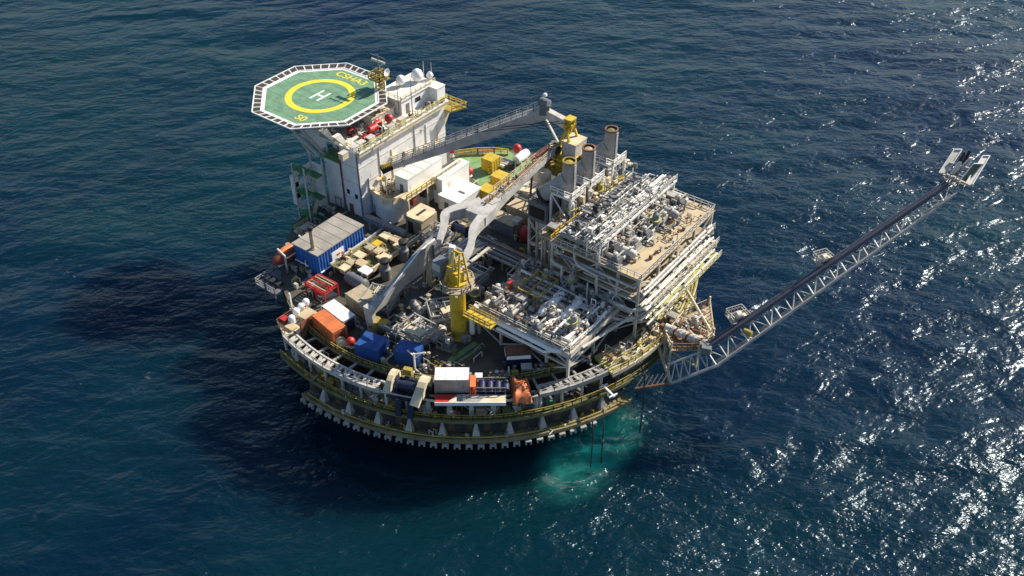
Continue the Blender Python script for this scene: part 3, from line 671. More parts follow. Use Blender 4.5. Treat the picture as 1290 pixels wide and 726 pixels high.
P('a_frame', fr, 'yellow', bc)
mh = MB()
for i in (0,1):
    for j in (0,1): mh.bar((.2+1.4*i,-.8+1.7*j,20.4),(.3+1.2*i,-.7+1.5*j,22.6),.28)
P('mast_head', mh.box(.1,1.7,-.9,1.0,22.3,22.6).box(.1,1.7,-.9,1.0,21.3,21.5).bar((.2,-.8,20.4),(1.6,-.8,22.4),.2).bar((1.6,-.8,20.4),(1.6,.9,22.4),.2), 'yellow', bc)
P('sheave', MB().lathe((.9,0,21.9),[(.2,-.5),(.7,-.4),(.7,.4),(.2,.5)],10,'x'), 'mustard', bc)
b0 = Vector((.9,.1,21.0)); hp = at(686,141,34.4)-Vector((BX,BY,DK)); kn = at(640,158,33)-Vector((BX,BY,DK)); b1 = at(481,214,22.3)-Vector((BX,BY,DK))
P('boom_heel', MB().bar(b0, hp, 1.2, 1.7), 'pale', bc)
P('hoist_winch', MB().cbox(hp.x,hp.y,hp.z-.2,1.8,2.2,2.0,.6).lathe((hp.x,hp.y,hp.z+1.8), [(.6,-1.0),(.9,-.9),(.9,.9),(.6,1.0)], 12, 'x'), 'lead', bc)
P('lamp_dome', MB().ball((hp.x,hp.y,hp.z+3.4), .45, 10, 8), 'clean', bc)
dd = (b1-hp).normalized()
def taper(mb, p, q, w0, h0, w1, h1):
    d = (q-p).normalized(); a = d.cross(Vector((0,0,1))).normalized(); b = a.cross(d); vs = []
    for o, w, h in ((p,w0,h0),(q,w1,h1)):
        for i, j in ((-1,-1),(1,-1),(1,1),(-1,1)): vs.append(o+a*(i*w/2)+b*(j*h/2))
    return mb.add(vs, [(3,2,1,0),(4,5,6,7),(0,1,5,4),(1,2,6,5),(2,3,7,6),(3,0,4,7)])
P('boom', taper(MB(), hp, hp.lerp(b1,.45), 1.7, 2.3, 1.5, 2.0), 'boomgrey', bc)
P('boom', taper(MB(), hp.lerp(b1,.45), hp.lerp(b1,.93), 1.5, 2.0, .9, 1.1), 'boomgrey', bc)
P('boom_tip', taper(MB(), hp.lerp(b1,.93), b1, .9, 1.1, 1.2, 1.5), 'black', bc)
tb = MB(); q0 = hp.lerp(b1,.93)
for i in range(6): 
    z = q0.lerp(b1, .08+i*.17); tb.bar(z+Vector((.5,-.5,.6)), z+Vector((-.5,.5,.6)), .22, .3)
P('hazard_stripe', tb, 'yellow', bc)
rl_ = MB(); side = dd.cross(Vector((0,0,1))).normalized()
for s in (1,-1):
    for i in range(14):
        f0, f1 = i/15, (i+1)/15; h0 = 1.15-.62*f0; h1 = 1.15-.62*f1
        rl_.rail([hp.lerp(b1,f0)+side*s*.75+Vector((0,0,h0)), hp.lerp(b1,f1)+side*s*.75+Vector((0,0,h1))], 1.0, 1.4, .1)
P('boom_rail', rl_, 'galv', bc)
P('boom_strut', MB().bar((-1.6,.2,16.5), hp+Vector((-.2,.2,-1)), .35), 'pale', bc)
pd = MB()
for s in (.5,-.5): pd.tube(Vector((.9,.2+s,21.8)), hp.lerp(b1,.42)+Vector((0,0,1.2))+side*s, .07, 5)
P('pendant_rope', pd, 'dark', bc)
P('hook_block', MB().cbox(b1.x+.4,b1.y,b1.z-2.4,.6,.6,1.0).tube((b1.x+.4,b1.y,b1.z-1.4),(b1.x+.4,b1.y,b1.z),.06,5), 'yellow', bc)
rs = T('boom_rest', 'rust brown lattice rest carrying the front crane boom tip', 'boom rest', (3.9, 17.0, DK))
for sx in (-1.4,1.4):
    for sy in (-3,3): P('leg', MB().bar((sx*1.4,sy,0),(sx,sy*.8,13.6),.35), 'rusty', rs)
P('cradle', MB().box(-1.8,1.8,-2.9,2.9,13.6,14.0), 'oxide', rs)
for i in range(4): P('brace', MB().bar((-1.8,-3+.1*i,i*3.3),(1.8,-2.9+.1*i,i*3.3+3.2),.2).bar((-1.8,3,i*3.3),(1.8,2.9,i*3.3+3.2),.2), 'rusty', rs)
# ---------------------------------------------------------------- boxes and containers on deck
def quad(z, a, b, c):                     # three top corners (photo) -> centre, length a-b, width b-c, heading of a-b
    A_, B_, C_ = at(*a, z), at(*b, z), at(*c, z); m = (A_+C_)/2; d = B_-A_
    return m.x, m.y, d.length, (C_-B_).length, math.atan2(d.y, d.x)
def container(name, label, cat, cx, cy, z0, L, Wd, H, rot, wall, roof, group=None, door=None, band=None, pitch=.55, seams=2):
    t = T(name, label, cat, (cx,cy,z0), rot, group)
    P('wall', MB().box(-L/2,L/2,-Wd/2,Wd/2,.12,H-.06), wall, t)
    mb = MB(); n = max(2, int(L/pitch))
    for i in range(n+1):
        x = -L/2+.2+(L-.4)*i/n
        for s in (-1,1): mb.cbox(x, s*(Wd/2+.03), .3, .2, .07, H-.6)
    n = max(2, int(Wd/pitch))
    for i in range(n+1):
        y = -Wd/2+.2+(Wd-.4)*i/n
        for s in (-1,1): mb.cbox(s*(L/2+.03), y, .3, .07, .2, H-.6)
    P('corrugation', mb, wall, t)
    rf = P('roof', MB().box(-L/2-.04,L/2+.04,-Wd/2-.04,Wd/2+.04,H-.06,H+.06), roof, t)
    if seams:
        mb = MB()
        for i in range(seams): mb.cbox(-L/2+L*(i+1)/(seams+1), 0, H+.06, .12, Wd*.96, .05)
        P('roof_seam', mb, roof, rf)
    for sx in (-1,1):
        for sy in (-1,1): P('corner_post', MB().cbox(sx*L/2, sy*Wd/2, 0, .2, .2, H+.1), wall, t)
    if door: P('door', MB().box(L/2+.05,L/2+.12,-Wd*.38,Wd*.38,.25,H-.35), door, t)
    if band: P('band', MB().box(-L/2-.08,L/2+.08,-Wd/2-.08,Wd/2+.08,H-band,H-.07), 'clean', t)
    return t
def qc(name, label, cat, z, base, a, b, c, wall, roof, **k):
    cx, cy, L, Wd, rot = quad(z, a, b, c)
    return container(name, label, cat, cx, cy, base, L, Wd, z-base, rot, wall, roof, **k)
qc('cargo_container', 'bright orange cargo container with worn top near left deck edge', 'container', 15.7, DK, (394.5,398.8),(421,421),(434.2,410.3), 'orange','orange', door='oxide')
p = at(428, 415, 15.8); 
qc('cargo_container', 'white topped cargo container standing against the orange one', 'container', 15.8, DK, (406.8,386.4),(433,406.3),(446,396.3), 'galv','clean', door='dark')
qc('cargo_container', 'olive tan box container behind the curved grey arm tip', 'container', 16.2, DK, (437,371),(464,390),(481,376), 'sand','sand', door='olive')
cx, cy, L, Wd, rot = quad(15.7, (452,434),(480,443),(484,425))
container('tool_container', 'blue box container on deck, nearer the orange container', 'container', cx, cy, DK, L, Wd, 2.6, rot, 'boxblue','boxblue', group='blue boxes on the front deck')
cx, cy, L, Wd, rot = quad(15.8, (499,441),(528,446),(531,434))
container('tool_container', 'blue box container with small white davit at its side', 'container', cx, cy, DK, L, Wd+.5, 2.7, rot, 'boxblue','boxblue', group='blue boxes on the front deck')
qc('workshop_container', 'white container with ribbed side greyed for shade on the front ring', 'container', 16.2, 13.2, (548,478.8),(590.4,478.8),(590,463.6), 'galv','clean', door='red', seams=2)  # white container: shade on its side is put into the grey wall colour
qc('lab_container', 'blue container with white band and rusty tan roof below process module', 'container', 16.0, DK, (637,449),(669,447),(668,434.5), 'navy','rusty', band=.75, seams=1)
# tall red-orange gate frame at the end of the white container
p = at(596, 486, 14.5); t = T('gas_rack', 'orange red bottle rack at the right end of white container', 'rack', (p.x,p.y,13.2), R(37))
P('frame', MB().cbox(0,0,0,.9,2.6,.15).cbox(0,0,2.2,.9,2.6,.15).cbox(-.4,-1.2,0,.12,.12,2.3).cbox(.4,-1.2,0,.12,.12,2.3).cbox(-.4,1.2,0,.12,.12,2.3).cbox(.4,1.2,0,.12,.12,2.3), 'orange', t)
for i in range(5): P('bottle', MB().lathe((0,-1+.5*i,.15), [(.2,0),(.2,1.5),(.08,1.8)], 8), 'orange' if i % 2 else 'red', t, True)
# long tilted tray in front of it
cx, cy, L, Wd, rot = quad(13.7, (548,508),(638,508),(637,497))
t = T('spill_tray', 'long red and cream painted tray along outer ring before white container', 'tray', (cx,cy,13.5), rot)
P('tray_panel', MB().box(-L/2,-L/2+L*.3,-Wd/2,Wd/2,0,.22), 'red', t); P('tray_panel', MB().box(-L/2+L*.3,L/2,-Wd/2,Wd/2,0,.2), 'galv', t)
P('worn_cover', MB().prism([(L*.12,-Wd/2+.1),(L/2-.1,-Wd/2+.1),(L/2-.2,Wd*.3),(L*.3,Wd*.42),(L*.18,Wd*.05)], .2, .26), 'cream', t)
P('worn_cover', MB().prism([(-L*.31,-Wd*.4),(-L*.19,-Wd*.4),(-L*.2,Wd*.3),(-L*.25,Wd*.1)], .22, .28), 'cream', t)
P('lip', MB().box(-L/2,L/2,-Wd/2-.1,-Wd/2,-.3,.4), 'clean', t)
# dark skid beside
cx, cy, L, Wd, rot = quad(15, (600,487),(637,487),(636,478))
t = T('hose_skid', 'dark navy equipment skid between white container and red tarp', 'skid', (cx,cy,13.2), rot)
P('base', MB().box(-L/2,L/2,-Wd/2-.4,Wd/2+.4,0,.25), 'dark', t)
for i in range(4): P('drum', MB().lathe((-L/2+.9+i*1.25,0,.95), [(.1,-1),(.62,-.95),(.62,.95),(.1,1)], 12, 'y'), 'navy', t, True)
P('frame', MB().rail([(-L/2,-Wd/2-.3,.2),(L/2,-Wd/2-.3,.2)],1.6,1.6,.12).rail([(-L/2,Wd/2+.3,.2),(L/2,Wd/2+.3,.2)],1.6,1.6,.12), 'lead', t)
p = at(603, 473, 14.5); t = T('white_bin', 'small white bin at back corner of the dark navy skid', 'bin', (p.x,p.y,13.1), rot)
P('body', MB().cbox(0,0,0,1.1,1.1,1.3), 'clean', t); P('lid', MB().cbox(0,0,1.3,1.2,1.2,.1), 'clean', t)
# tarpaulin heap
cx, cy, L, Wd, rot = quad(14.8, (648,500),(672,498),(664,470))
rr = random.Random(3); n = 14; vs = []; fs = []
for i in range(n+1):
    for j in range(n+1):
        u, v = i/n*2-1, j/n*2-1; e = max(abs(u),abs(v))
        h = 2.0*(1-e**6)*(.8+.2*math.sin(u*3+1)*math.cos(v*4)) + rr.uniform(-.12,.12)*(1-e)+.05
        vs.append((u*L/2*(1+.06*math.sin(v*5)), v*Wd/2*(1+.05*math.sin(u*6)), max(.03,h)))
for i in range(n):
    for j in range(n): k = i*(n+1)+j; fs.append((k,k+n+1,k+n+2,k+1))
t = T('tarpaulin_load', 'bright orange red tarpaulin covered load on front ring', 'tarp', (cx,cy,13.1), rot)
P('cover', MB().add(vs, fs), 'orange', t, True)
P('lashing', MB().path([(-L*.52,-.6,.1),(-L*.3,-.6,1.95),(L*.3,.3,1.95),(L*.52,.3,.1)], .09, 6), 'oxide', t)
P('pallet', MB().box(-L/2-.2,L/2+.2,-Wd/2-.2,Wd/2+.2,-.1,.04), 'dark', t)
# mooring winch with cream guards
p = at(515, 488, 14.2)
t = T('mooring_winch', 'mooring winch with two curved cream guards and dark drums on front ring', 'winch', (p.x,p.y,12.9), R(20))
def crescent(x, rr0, w, lean):
    pts = []
    for i in range(9):
        a = R(-20+i*25); pts.append((rr0*math.cos(a), 1.6+rr0*math.sin(a)))
    inn = [(q[0]*.62, 1.6+(q[1]-1.6)*.62) for q in pts[::-1]]
    return MB().slab(pts+inn, 'x', x-w/2, x+w/2)
P('guard', crescent(-2.6, 2.2, .9, 0), 'cream', t); P('guard', crescent(2.6, 2.2, 1.3, 0), 'cream', t)
P('chute', MB().bar((2.6,-.6,3.2),(2.2,-3.4,1.0),1.5,.5), 'cream', t)
P('chute', MB().bar((-2.6,-.6,3.0),(-2.9,-2.2,1.6),1.1,.5), 'cream', t)
P('drum', MB().lathe((0,0,1.5), [(.3,-2.0),(1.2,-1.9),(1.2,-1.6),(.8,-1.6),(.8,1.6),(1.2,1.6),(1.2,1.9),(.3,2.0)], 16, 'x'), 'navy', t, True)
P('motor', MB().lathe((-.2,1.6,1.2), [(.1,-1.2),(.6,-1.1),(.6,1.1),(.1,1.2)], 12, 'x'), 'dark', t, True)
P('base', MB().box(-3.2,3.2,-1.8,2.2,0,.3), 'dark', t)
P('chain_pipe', MB().bar((-.9,-1.9,.4),(-.9,-2.6,-2.6),.9), 'navy', t); P('chain_pipe', MB().bar((1.1,-1.9,.4),(1.1,-2.6,-2.6),.9), 'navy', t)
P('head_gear', MB().cbox(-.8,1.9,2.2,1.4,.8,1.2), 'mustard', t)
# small davit by the blue box
p = at(523, 466, 13); t = T('small_davit', 'small white davit with crossed arms beside the blue box', 'davit', (p.x,p.y,13))
P('post', MB().bar((0,0,0),(0,0,3.6),.25), 'clean', t); P('arm', MB().bar((0,0,3.4),(1.8,.8,4.2),.2).bar((0,0,2.4),(1.2,.5,3.9),.15), 'clean', t); P('arm', MB().bar((0,0,3.0),(-1.2,-.2,3.8),.18), 'pale', t)
P('base', MB().bar((0,0,.1),(2.6,-.6,.1),.3).bar((0,0,.1),(.6,-1.2,.1),.3), 'pale', t)
# mustard twin drum, green skid
p = at(479, 410, 14.6); t = T('twin_drum_unit', 'mustard yellow twin drum unit beside the curved arm tip', 'drum', (p.x,p.y,DK), R(10))
for s in (-.75,.75): P('drum', MB().lathe((s,0,0), [(.1,0),(.95,.1),(1.0,1.3),(.95,2.6),(.1,2.8)], 14), 'mustard', t, True)
P('strap', MB().box(-1.7,1.7,-1.02,1.02,1.2,1.4), 'olive', t)
p = at(512, 418, 14); t = T('green_pump_unit', 'small green pump unit behind the blue boxes', 'pump', (p.x,p.y,DK), R(40))
P('base', MB().box(-1.6,1.6,-.8,.8,0,.25), 'dark', t); P('casing', MB().lathe((0,0,.9), [(.1,-1.3),(.55,-1.2),(.55,1.0),(.1,1.2)], 12, 'x'), 'stairgreen', t, True); P('outlet', MB().path([(.2,0,1.3),(.2,0,2.0),(1.6,0,2.0)], .16), 'stairgreen', t)
# red ball and mustard reel by the orange container
redball(441.7, 432, 14.2, .8, 'round red float at right end of the orange container', .5)
p = at(430, 431, 14); t = T('hose_reel', 'pale yellow hose reel beside the round red float', 'reel', (p.x,p.y,DK), R(-30))
P('reel', MB().lathe((0,0,.9), [(.85,-.5),(.85,-.4),(.5,-.4),(.5,.4),(.85,.4),(.85,.5)], 14, 'x'), 'cream', t); P('stand', MB().box(-.6,.6,-.5,.5,0,.3), 'mustard', t)
p = at(387.5, 408, 14.3); t = T('rusty_screen', 'dark rust brown screen at left end of the orange container', 'screen', (p.x,p.y,DK), R(0))
P('panel', MB().box(-.12,.12,-1.5,1.5,.1,2.2), 'rusty', t); P('frame', MB().bar((0,-1.55,0),(0,-1.55,2.4),.2).bar((0,1.55,0),(0,1.55,2.4),.2).bar((0,-1.55,2.3),(0,1.55,2.3),.2), 'oxide', t)
# pointed side platform
pts = [at(x,y,13.5) for x,y in ((349.5,409),(359,421.5),(376,420),(395,402),(390,392),(374,393),(361,401))]
o = pts[0].copy(); cxy = sum((q for q in pts), Vector())/len(pts)
t = T('corner_platform', 'cream pointed platform jutting out at left corner of the deck', 'platform', (cxy.x,cxy.y,13.2))
P('floor', MB().prism([(q.x-cxy.x,q.y-cxy.y) for q in pts], 0, .3), 'cream', t)
P('rail', MB().rail([(pts[i].x-cxy.x,pts[i].y-cxy.y,.3) for i in (4,5,6,0,1)],1.1,1.2,.1), 'rusty', t)
P('under_plate', MB().prism([((q.x-cxy.x)*.9+.3,(q.y-cxy.y)*.9) for q in pts], -1.6, 0), 'sand', t)
p = at(387, 394, 14.6); P('raised_step', MB().cbox(p.x-cxy.x,p.y-cxy.y,.3,2.3,2.6,.9), 'tan', t)
p = at(366, 411, 14); P('fender_box', MB().cbox(p.x-cxy.x,p.y-cxy.y,.3,1.8,1.2,.4), 'tan', t)
for i,(x,y,lab) in enumerate(((385,379,'farthest'),(379,385,'second farthest'),(372.5,391,'third farthest'),(367,400,'nearest'))):
    q = at(x, y, 14.6); b = T('white_canister', f'white canister on cream corner platform, {lab} of the four in line', 'canister', (q.x,q.y,13.5), 0, 'white canisters on corner platform')
    P('shell', MB().lathe((0,0,0), [(.55,0),(.62,.2),(.62,1.1),(.45,1.35),(.2,1.45)], 12), 'clean', b, True); P('cradle', MB().cbox(0,0,0,1.5,1.5,.25), 'pale', b)
q = at(370, 391, 13.5); b = T('white_post', 'tall white post beside the white canisters', 'post', (q.x-.4,q.y,13.5)); P('post', MB().bar((0,0,0),(0,0,3.6),.28), 'clean', b); P('foot', MB().cbox(0,0,0,.7,.7,.12), 'pale', b)
q = at(358, 403, 14); b = T('red_hose_box', 'dull red hose box at the tip of cream corner platform', 'box', (q.x,q.y,13.5)); P('body', MB().cbox(0,0,0,1.3,1.1,.9), 'oxide', b); P('lid', MB().cbox(0,0,.9,1.4,1.2,.1), 'red', b)
# red scaffold frame
q = at(407, 372, 13); t = T('red_pipe_frame', 'red tubular frame packed with pipes below the blue workshop', 'frame', (q.x,q.y,DK))
for sx in (-2.3,0,2.3):
    for sy in (-1.6,1.6): P('post', MB().bar((sx,sy,0),(sx,sy,2.7),.2), 'red', t)
P('top_frame', MB().rail([(-2.3,-1.6,1.6),(2.3,-1.6,1.6),(2.3,1.6,1.6),(-2.3,1.6,1.6)],1.1,2.3,.17,True), 'red', t)
for i in range(5): P('pipe', MB().path([(-2.1,-1.2+.6*i,2.8),(2.2,-1.2+.6*i,2.8)],.13,6), ['cream','oxide','red','cream','sand'][i], t)
P('tank', MB().lathe((-.9,-.4,.8), [(.1,-1),(.6,-.9),(.6,.9),(.1,1)], 12, 'x'), 'red', t, True); P('floor', MB().box(-2.4,2.4,-1.7,1.7,0,.1), 'dark', t)

# ---------------------------------------------------------------- ventilation deck with sandy hoods
vd = T('ventilator_deck', 'raised deck with pale edge beam carrying the sandy vent hoods', 'deck', (-12.6,-13.2,DK))
P('floor', MB().box(-3.4,3.4,-8.4,7.4,1.7,1.95), 'olive', vd)
P('edge_beam', MB().box(3.4,3.75,-8.4,7.6,1.6,2.5), 'cream', vd); P('edge_beam', MB().box(-3.75,-3.4,-8.4,7.6,1.6,2.3), 'pale', vd)
for x in (-3.2,3.2):
    for y in (-8,-3,2,7): P('leg', MB().bar((x,y,0),(x,y,1.7),.3), 'sand', vd)
for i,(x,y,m,lx,ly,lab) in enumerate(((486,297,'cream',2.1,1.7,'sandy vent hood at the far corner nearest the hexagonal house'),(498,301,'tan',1.9,1.7,'sandy vent hood between two others at the far end of the vent deck'),(503.5,308.5,'cream',1.9,1.8,'bright sandy vent hood at far end against pale edge beam'),(475,306.5,'yellow',1.5,1.6,'yellow vent hood alone beside the blue workshop end'),(467,312,'sand',2.0,1.5,'grey sandy vent hood beside the yellow one'),(477,316,'tan',2.2,1.8,'sandy vent hood in the middle of second row from far end'),(483.5,323.5,'cream',2.3,1.9,'bright sandy vent hood by the grey drum vent and edge beam'),(453.5,321,'cream',2.0,1.6,'sandy vent hood against workshop wall below the white sign board'),(455,331,'tan',2.1,1.7,'sandy vent hood in the middle of third row from far end'),(461,340.5,'clean',2.3,1.9,'brightest white vent hood at near end of pale edge beam'),(442,330,'sand',1.6,1.4,'grey sandy vent hood before the workshop near corner'),(434,337,'cream',1.6,1.7,'sandy vent hood at the near left end of vent deck'))):
    q = at(x, y, 15.9); t = T('vent_hood', lab, 'vent', (q.x,q.y,14.95), 0, 'vent hoods on the raised deck')
    P('casing', MB().cbox(0,0,0,lx-.3,ly-.3,.8), 'sand', t); P('hood', MB().prism([(-lx/2,-ly/2),(lx/2,-ly/2),(lx/2,ly/2),(-lx/2,ly/2)],.8,1.05), m, t)
    P('side_louvre', MB().cbox(lx/2-.14,0,.15,.1,ly*.6,.5), 'dark', t)
for x,y,lab in ((486,345,'grey drum vent with black cap beside the near end of vent deck'),(509,321,'grey drum vent with black cap beside the root of curved arm')):
    q = at(x,y,DK+1); t = T('drum_vent', lab, 'vent', (q.x,q.y,DK), 0, 'drum vents along the vent deck')
    P('drum', MB().lathe((0,0,0),[(1.0,0),(1.0,2.2),(.7,2.5),(.7,3.6)],14),'lead',t,True); P('cap', MB().lathe((0,0,3.6),[(.85,0),(.9,.5),(.4,.65)],14),'black',t)
q = at(449, 353, 14.5); t = T('grey_bladder_tank', 'rounded dark grey tank between vent deck and olive container', 'tank', (q.x,q.y,DK), 0)
P('shell', MB().lathe((0,0,1.3), [(.1,-2.6),(.9,-2.3),(1.25,-1.2),(1.3,1.2),(.9,2.3),(.1,2.6)], 16, 'x'), 'lead', t, True); P('saddle', MB().box(-1.6,-1.1,-.9,.9,0,.9).box(1.1,1.6,-.9,.9,0,.9), 'dark', t)
a, b = at(460,272,16), at(511,294,16)
t = T('grey_duct', 'long grey duct running from accommodation foot past the vent deck', 'duct', ((a.x+b.x)/2,(a.y+b.y)/2,DK))
d = (b-a)/2
P('duct', MB().bar((-d.x,-d.y,2.8),(d.x,d.y,2.8),1.1,1.0), 'lead', t); P('duct_flange', MB().bar((-.1,0,2.8),(.1,0,2.8),1.3,1.2), 'grey', t)
for s in (-.8,0,.8): P('trestle', MB().bar((d.x*s,d.y*s,0),(d.x*s,d.y*s,2.3),.3), 'sand', t)

fittings(vd, 34, 83, area(-3.2,3.2,-8,7,1.95), ['sand','mustard','cream','lead','tan','rusty'], .8)
# ---------------------------------------------------------------- houses at accommodation foot
hz = [at(x,y,18.4) for x,y in ((466,238),(484,252),(494,253),(517,241),(543,220))]
hp_ = [(-23.6,hz[0].y+.6),(hz[0].x+.4,hz[0].y),(hz[1].x,hz[1].y),(hz[2].x,hz[2].y),(hz[3].x,hz[3].y),(-17.4,hz[4].y+2),(-23.6,hz[4].y+2)]
hc = (-20.6, 3.0)
t = T('hexagonal_house', 'cream walled house with angled front and sunken roof beside accommodation', 'deckhouse', (*hc,DK))
P('wall', MB().prism([(x-hc[0],y-hc[1]) for x,y in hp_], 0, 4.6), 'wallgrey', t)
P('roof_floor', MB().prism([(x-hc[0],y-hc[1]) for x,y in hp_], 4.6, 4.7), 'sand', t)
pr = MB()
for i in range(5):
    (a0,b0),(a1,b1) = hp_[i],hp_[i+1]; pr.bar((a0-hc[0],b0-hc[1],5.1),(a1-hc[0],b1-hc[1],5.1),.5,1.1)
P('parapet', pr, 'cream', t)
P('roof_pipe', MB().path([(-2.6,-3,4.9),(-1.4,-4,4.9),(-.5,-4.4,4.9)],.2).path([(-2.0,-2.2,4.9),(.6,-3.2,4.9)],.16), 'dark', t)
fittings(t, 14, 84, area(-2,1.5,-4.5,0,4.7), ['dark','sand','rusty','cream','lead'], .7)
P('roof_rail', MB().rail([(hp_[4][0]-hc[0],hp_[4][1]-hc[1],5.6),(hp_[5][0]-hc[0],hp_[5][1]-hc[1],5.6)],1,1.4,.12), 'mustard', t)
P('door', MB().box(-2.4,-1.5,-6.0,-5.6,.1,2.2), 'lead', t)
P('flag_pole', MB().tube((.6,-5.2,4.6),(.6,-5.2,9.5),.12,6), 'pale', t)
a = ext(21.3, (495,219),(510,222),(556,199))
wb = T('white_roof_cabin', 'long white cabin on the hexagonal house under the grey crane boom', 'cabin', ((a[0]+a[1])/2,(a[2]+a[3])/2,18.6))
hx, hy = (a[1]-a[0])/2, (a[3]-a[2])/2
P('wall', MB().box(-hx+.4,hx,-hy,hy,-.9,2.6), 'clean', wb); P('roof', MB().box(-hx+.3,hx+.1,-hy-.1,hy+.1,2.6,2.75), 'white', wb); P('door', MB().box(-.2,.6,-hy-.08,-hy+.02,-.9,1.1), 'lead', wb)
for i in range(3): P('roof_seam', MB().box(-hx+.3,hx+.1,-hy+2.2+i*2.4,-hy+2.3+i*2.4,2.75,2.8), 'pale', wb)
gs = T('grating_walkway', 'yellow edged walkway running beside the white cabin', 'walkway', (-16.2,5.4,DK))
P('floor', MB().box(-.9,.9,-7,9,5.3,5.45), 'cream', gs); P('rail', MB().rail([(.85,-7,5.45),(.85,9,5.45)],1.1,1.4,.13), 'mustard', gs)
for y in (-6.5,-1,4,8.6): P('leg', MB().bar((.7,y,0),(.7,y,5.3),.28), 'cream', gs)
for i in range(3): P('hose_drum', MB().cbox(-.1,-4.5+i*3.4,3.0,1.5,1.2,1.4), ['oxide','dark','sand'][i], gs)
a = ext(19, (547,221),(580,200),(588,206),(556,227))
t = T('white_store', 'tall white store house at rear deck beside the green deck', 'deckhouse', ((a[0]+a[1])/2,(a[2]+a[3])/2,DK)); hx,hy=(a[1]-a[0])/2,(a[3]-a[2])/2
P('wall', MB().box(-hx,hx,-hy,hy,0,5.9), 'clean', t); P('roof', MB().box(-hx-.1,hx+.1,-hy-.1,hy+.1,5.9,6.05), 'clean', t); P('door', MB().box(hx-.02,hx+.06,-2.4,-1.3,2.4,4.6),'pale',t)
a = ext(16.2, (568,235),(590,224),(605,226),(602,246),(584,249))
t = T('white_store', 'lower white store house stepped in front of the taller one', 'deckhouse', (-12.2,9.4,DK))
P('wall', MB().box(-2.0,3.2,-3.4,3.6,0,3.2), 'clean', t); P('roof', MB().box(-2.0,3.3,-3.5,3.7,3.2,3.34), 'clean', t); P('roof_hatch', MB().cbox(1.4,1.0,3.34,1.6,2.2,.3), 'white', t); P('door', MB().box(-.4,.6,-3.48,-3.38,.1,2.2),'lead',t)
a = ext(16.5, (511,272),(529,257),(552,266),(533,279))
t = T('sandy_house', 'small house with sandy roof and dark slot in its top', 'deckhouse', ((a[0]+a[1])/2,(a[2]+a[3])/2,DK)); hx,hy=(a[1]-a[0])/2,(a[3]-a[2])/2
P('wall', MB().box(-hx+.2,hx-.2,-hy+.2,hy-.2,0,3.4), 'sand', t); P('roof', MB().prism([(-hx,-hy+.8),(-hx+.8,-hy),(hx,-hy),(hx,hy-.8),(hx-.8,hy),(-hx,hy)],3.4,3.6),'cream',t); P('slot', MB().box(-.3,.3,-1.3,1.3,3.6,3.63),'dark',t)
P('doorway', MB().box(-1.4,-.2,-hy+.1,-hy+.22,0,2.4),'dark',t)
# yellow skips
for x,y,lab in ((618.5,204,'yellow box at the far end, beside pale gas cylinders'),(630,226,'middle yellow box under the grey boom'),(614,243,'yellow box closest to the white store house')):
    q = at(x,y,14.8); container('yellow_skip', lab, 'box', q.x,q.y,DK, 2.7,2.7,2.9,0,'yellow','yellow', group='yellow boxes on rear deck', seams=0, pitch=.8)
q = at(631,203,14); t = T('gas_cylinder_bundle', 'pale white gas cylinders lying beside the far yellow box', 'cylinders', (q.x,q.y,DK))
for i in range(4): P('cylinder', MB().lathe((0,-1.2+.8*i,.8),[(.05,-1.9),(.36,-1.7),(.36,1.7),(.05,1.9)],10,'x'),'pale' if i%2 else 'clean',t,True)
P('cradle', MB().box(-1.5,-1.2,-1.7,1.7,0,.7).box(1.2,1.5,-1.7,1.7,0,.7),'grey',t)
q = at(657,194,15); t = T('white_tank', 'white tank at rear deck edge beside red float and boom rest', 'tank', (q.x,q.y,DK)); P('shell', MB().lathe((0,0,1.4),[(.1,-2.2),(.9,-1.9),(1.1,0),(.9,1.9),(.1,2.2)],14,'y'),'clean',t,True); P('saddle', MB().box(-.9,.9,-1.3,-.9,0,.7).box(-.9,.9,.9,1.3,0,.7),'pale',t)
redball(651.5, 189, 15.6, .95, 'round red float at rear edge beside the white tank', 1.2)
redball(591, 217.5, 14.6, .85, 'round red float between green deck and white store houses', .6)
redball(569, 191, 19.6, .7, 'small red float by the white cabin far end', 1.0)
q = at(645,212,13.6); t = T('cable_reel', 'dark cable reel on rear deck among the yellow boxes', 'reel', (q.x,q.y,DK), R(30)); P('reel', MB().lathe((0,0,1.1),[(1.1,-.7),(1.1,-.6),(.6,-.6),(.6,.6),(1.1,.6),(1.1,.7)],14,'x'),'dark',t); P('stand', MB().box(-.8,.8,-.6,.6,0,.3),'grey',t)
# rear yellow fence
a, b = at(578,197,13), at(640,196,13)
t = T('rear_fence', 'yellow guard fence along the rear edge of green deck', 'fence', (a.x,a.y,DK)); d = b-a
P('fence_rail', MB().rail([(0,0,0),(d.x*.33,d.y*.33+1.0,0),(d.x*.66,d.y*.66+1.0,0),(d.x,d.y,0)],1.5,1.3,.17), 'yellow', t); P('kick_plate', MB().bar((0,0,.2),(d.x,d.y,.2),.1,.35), 'mustard', t)
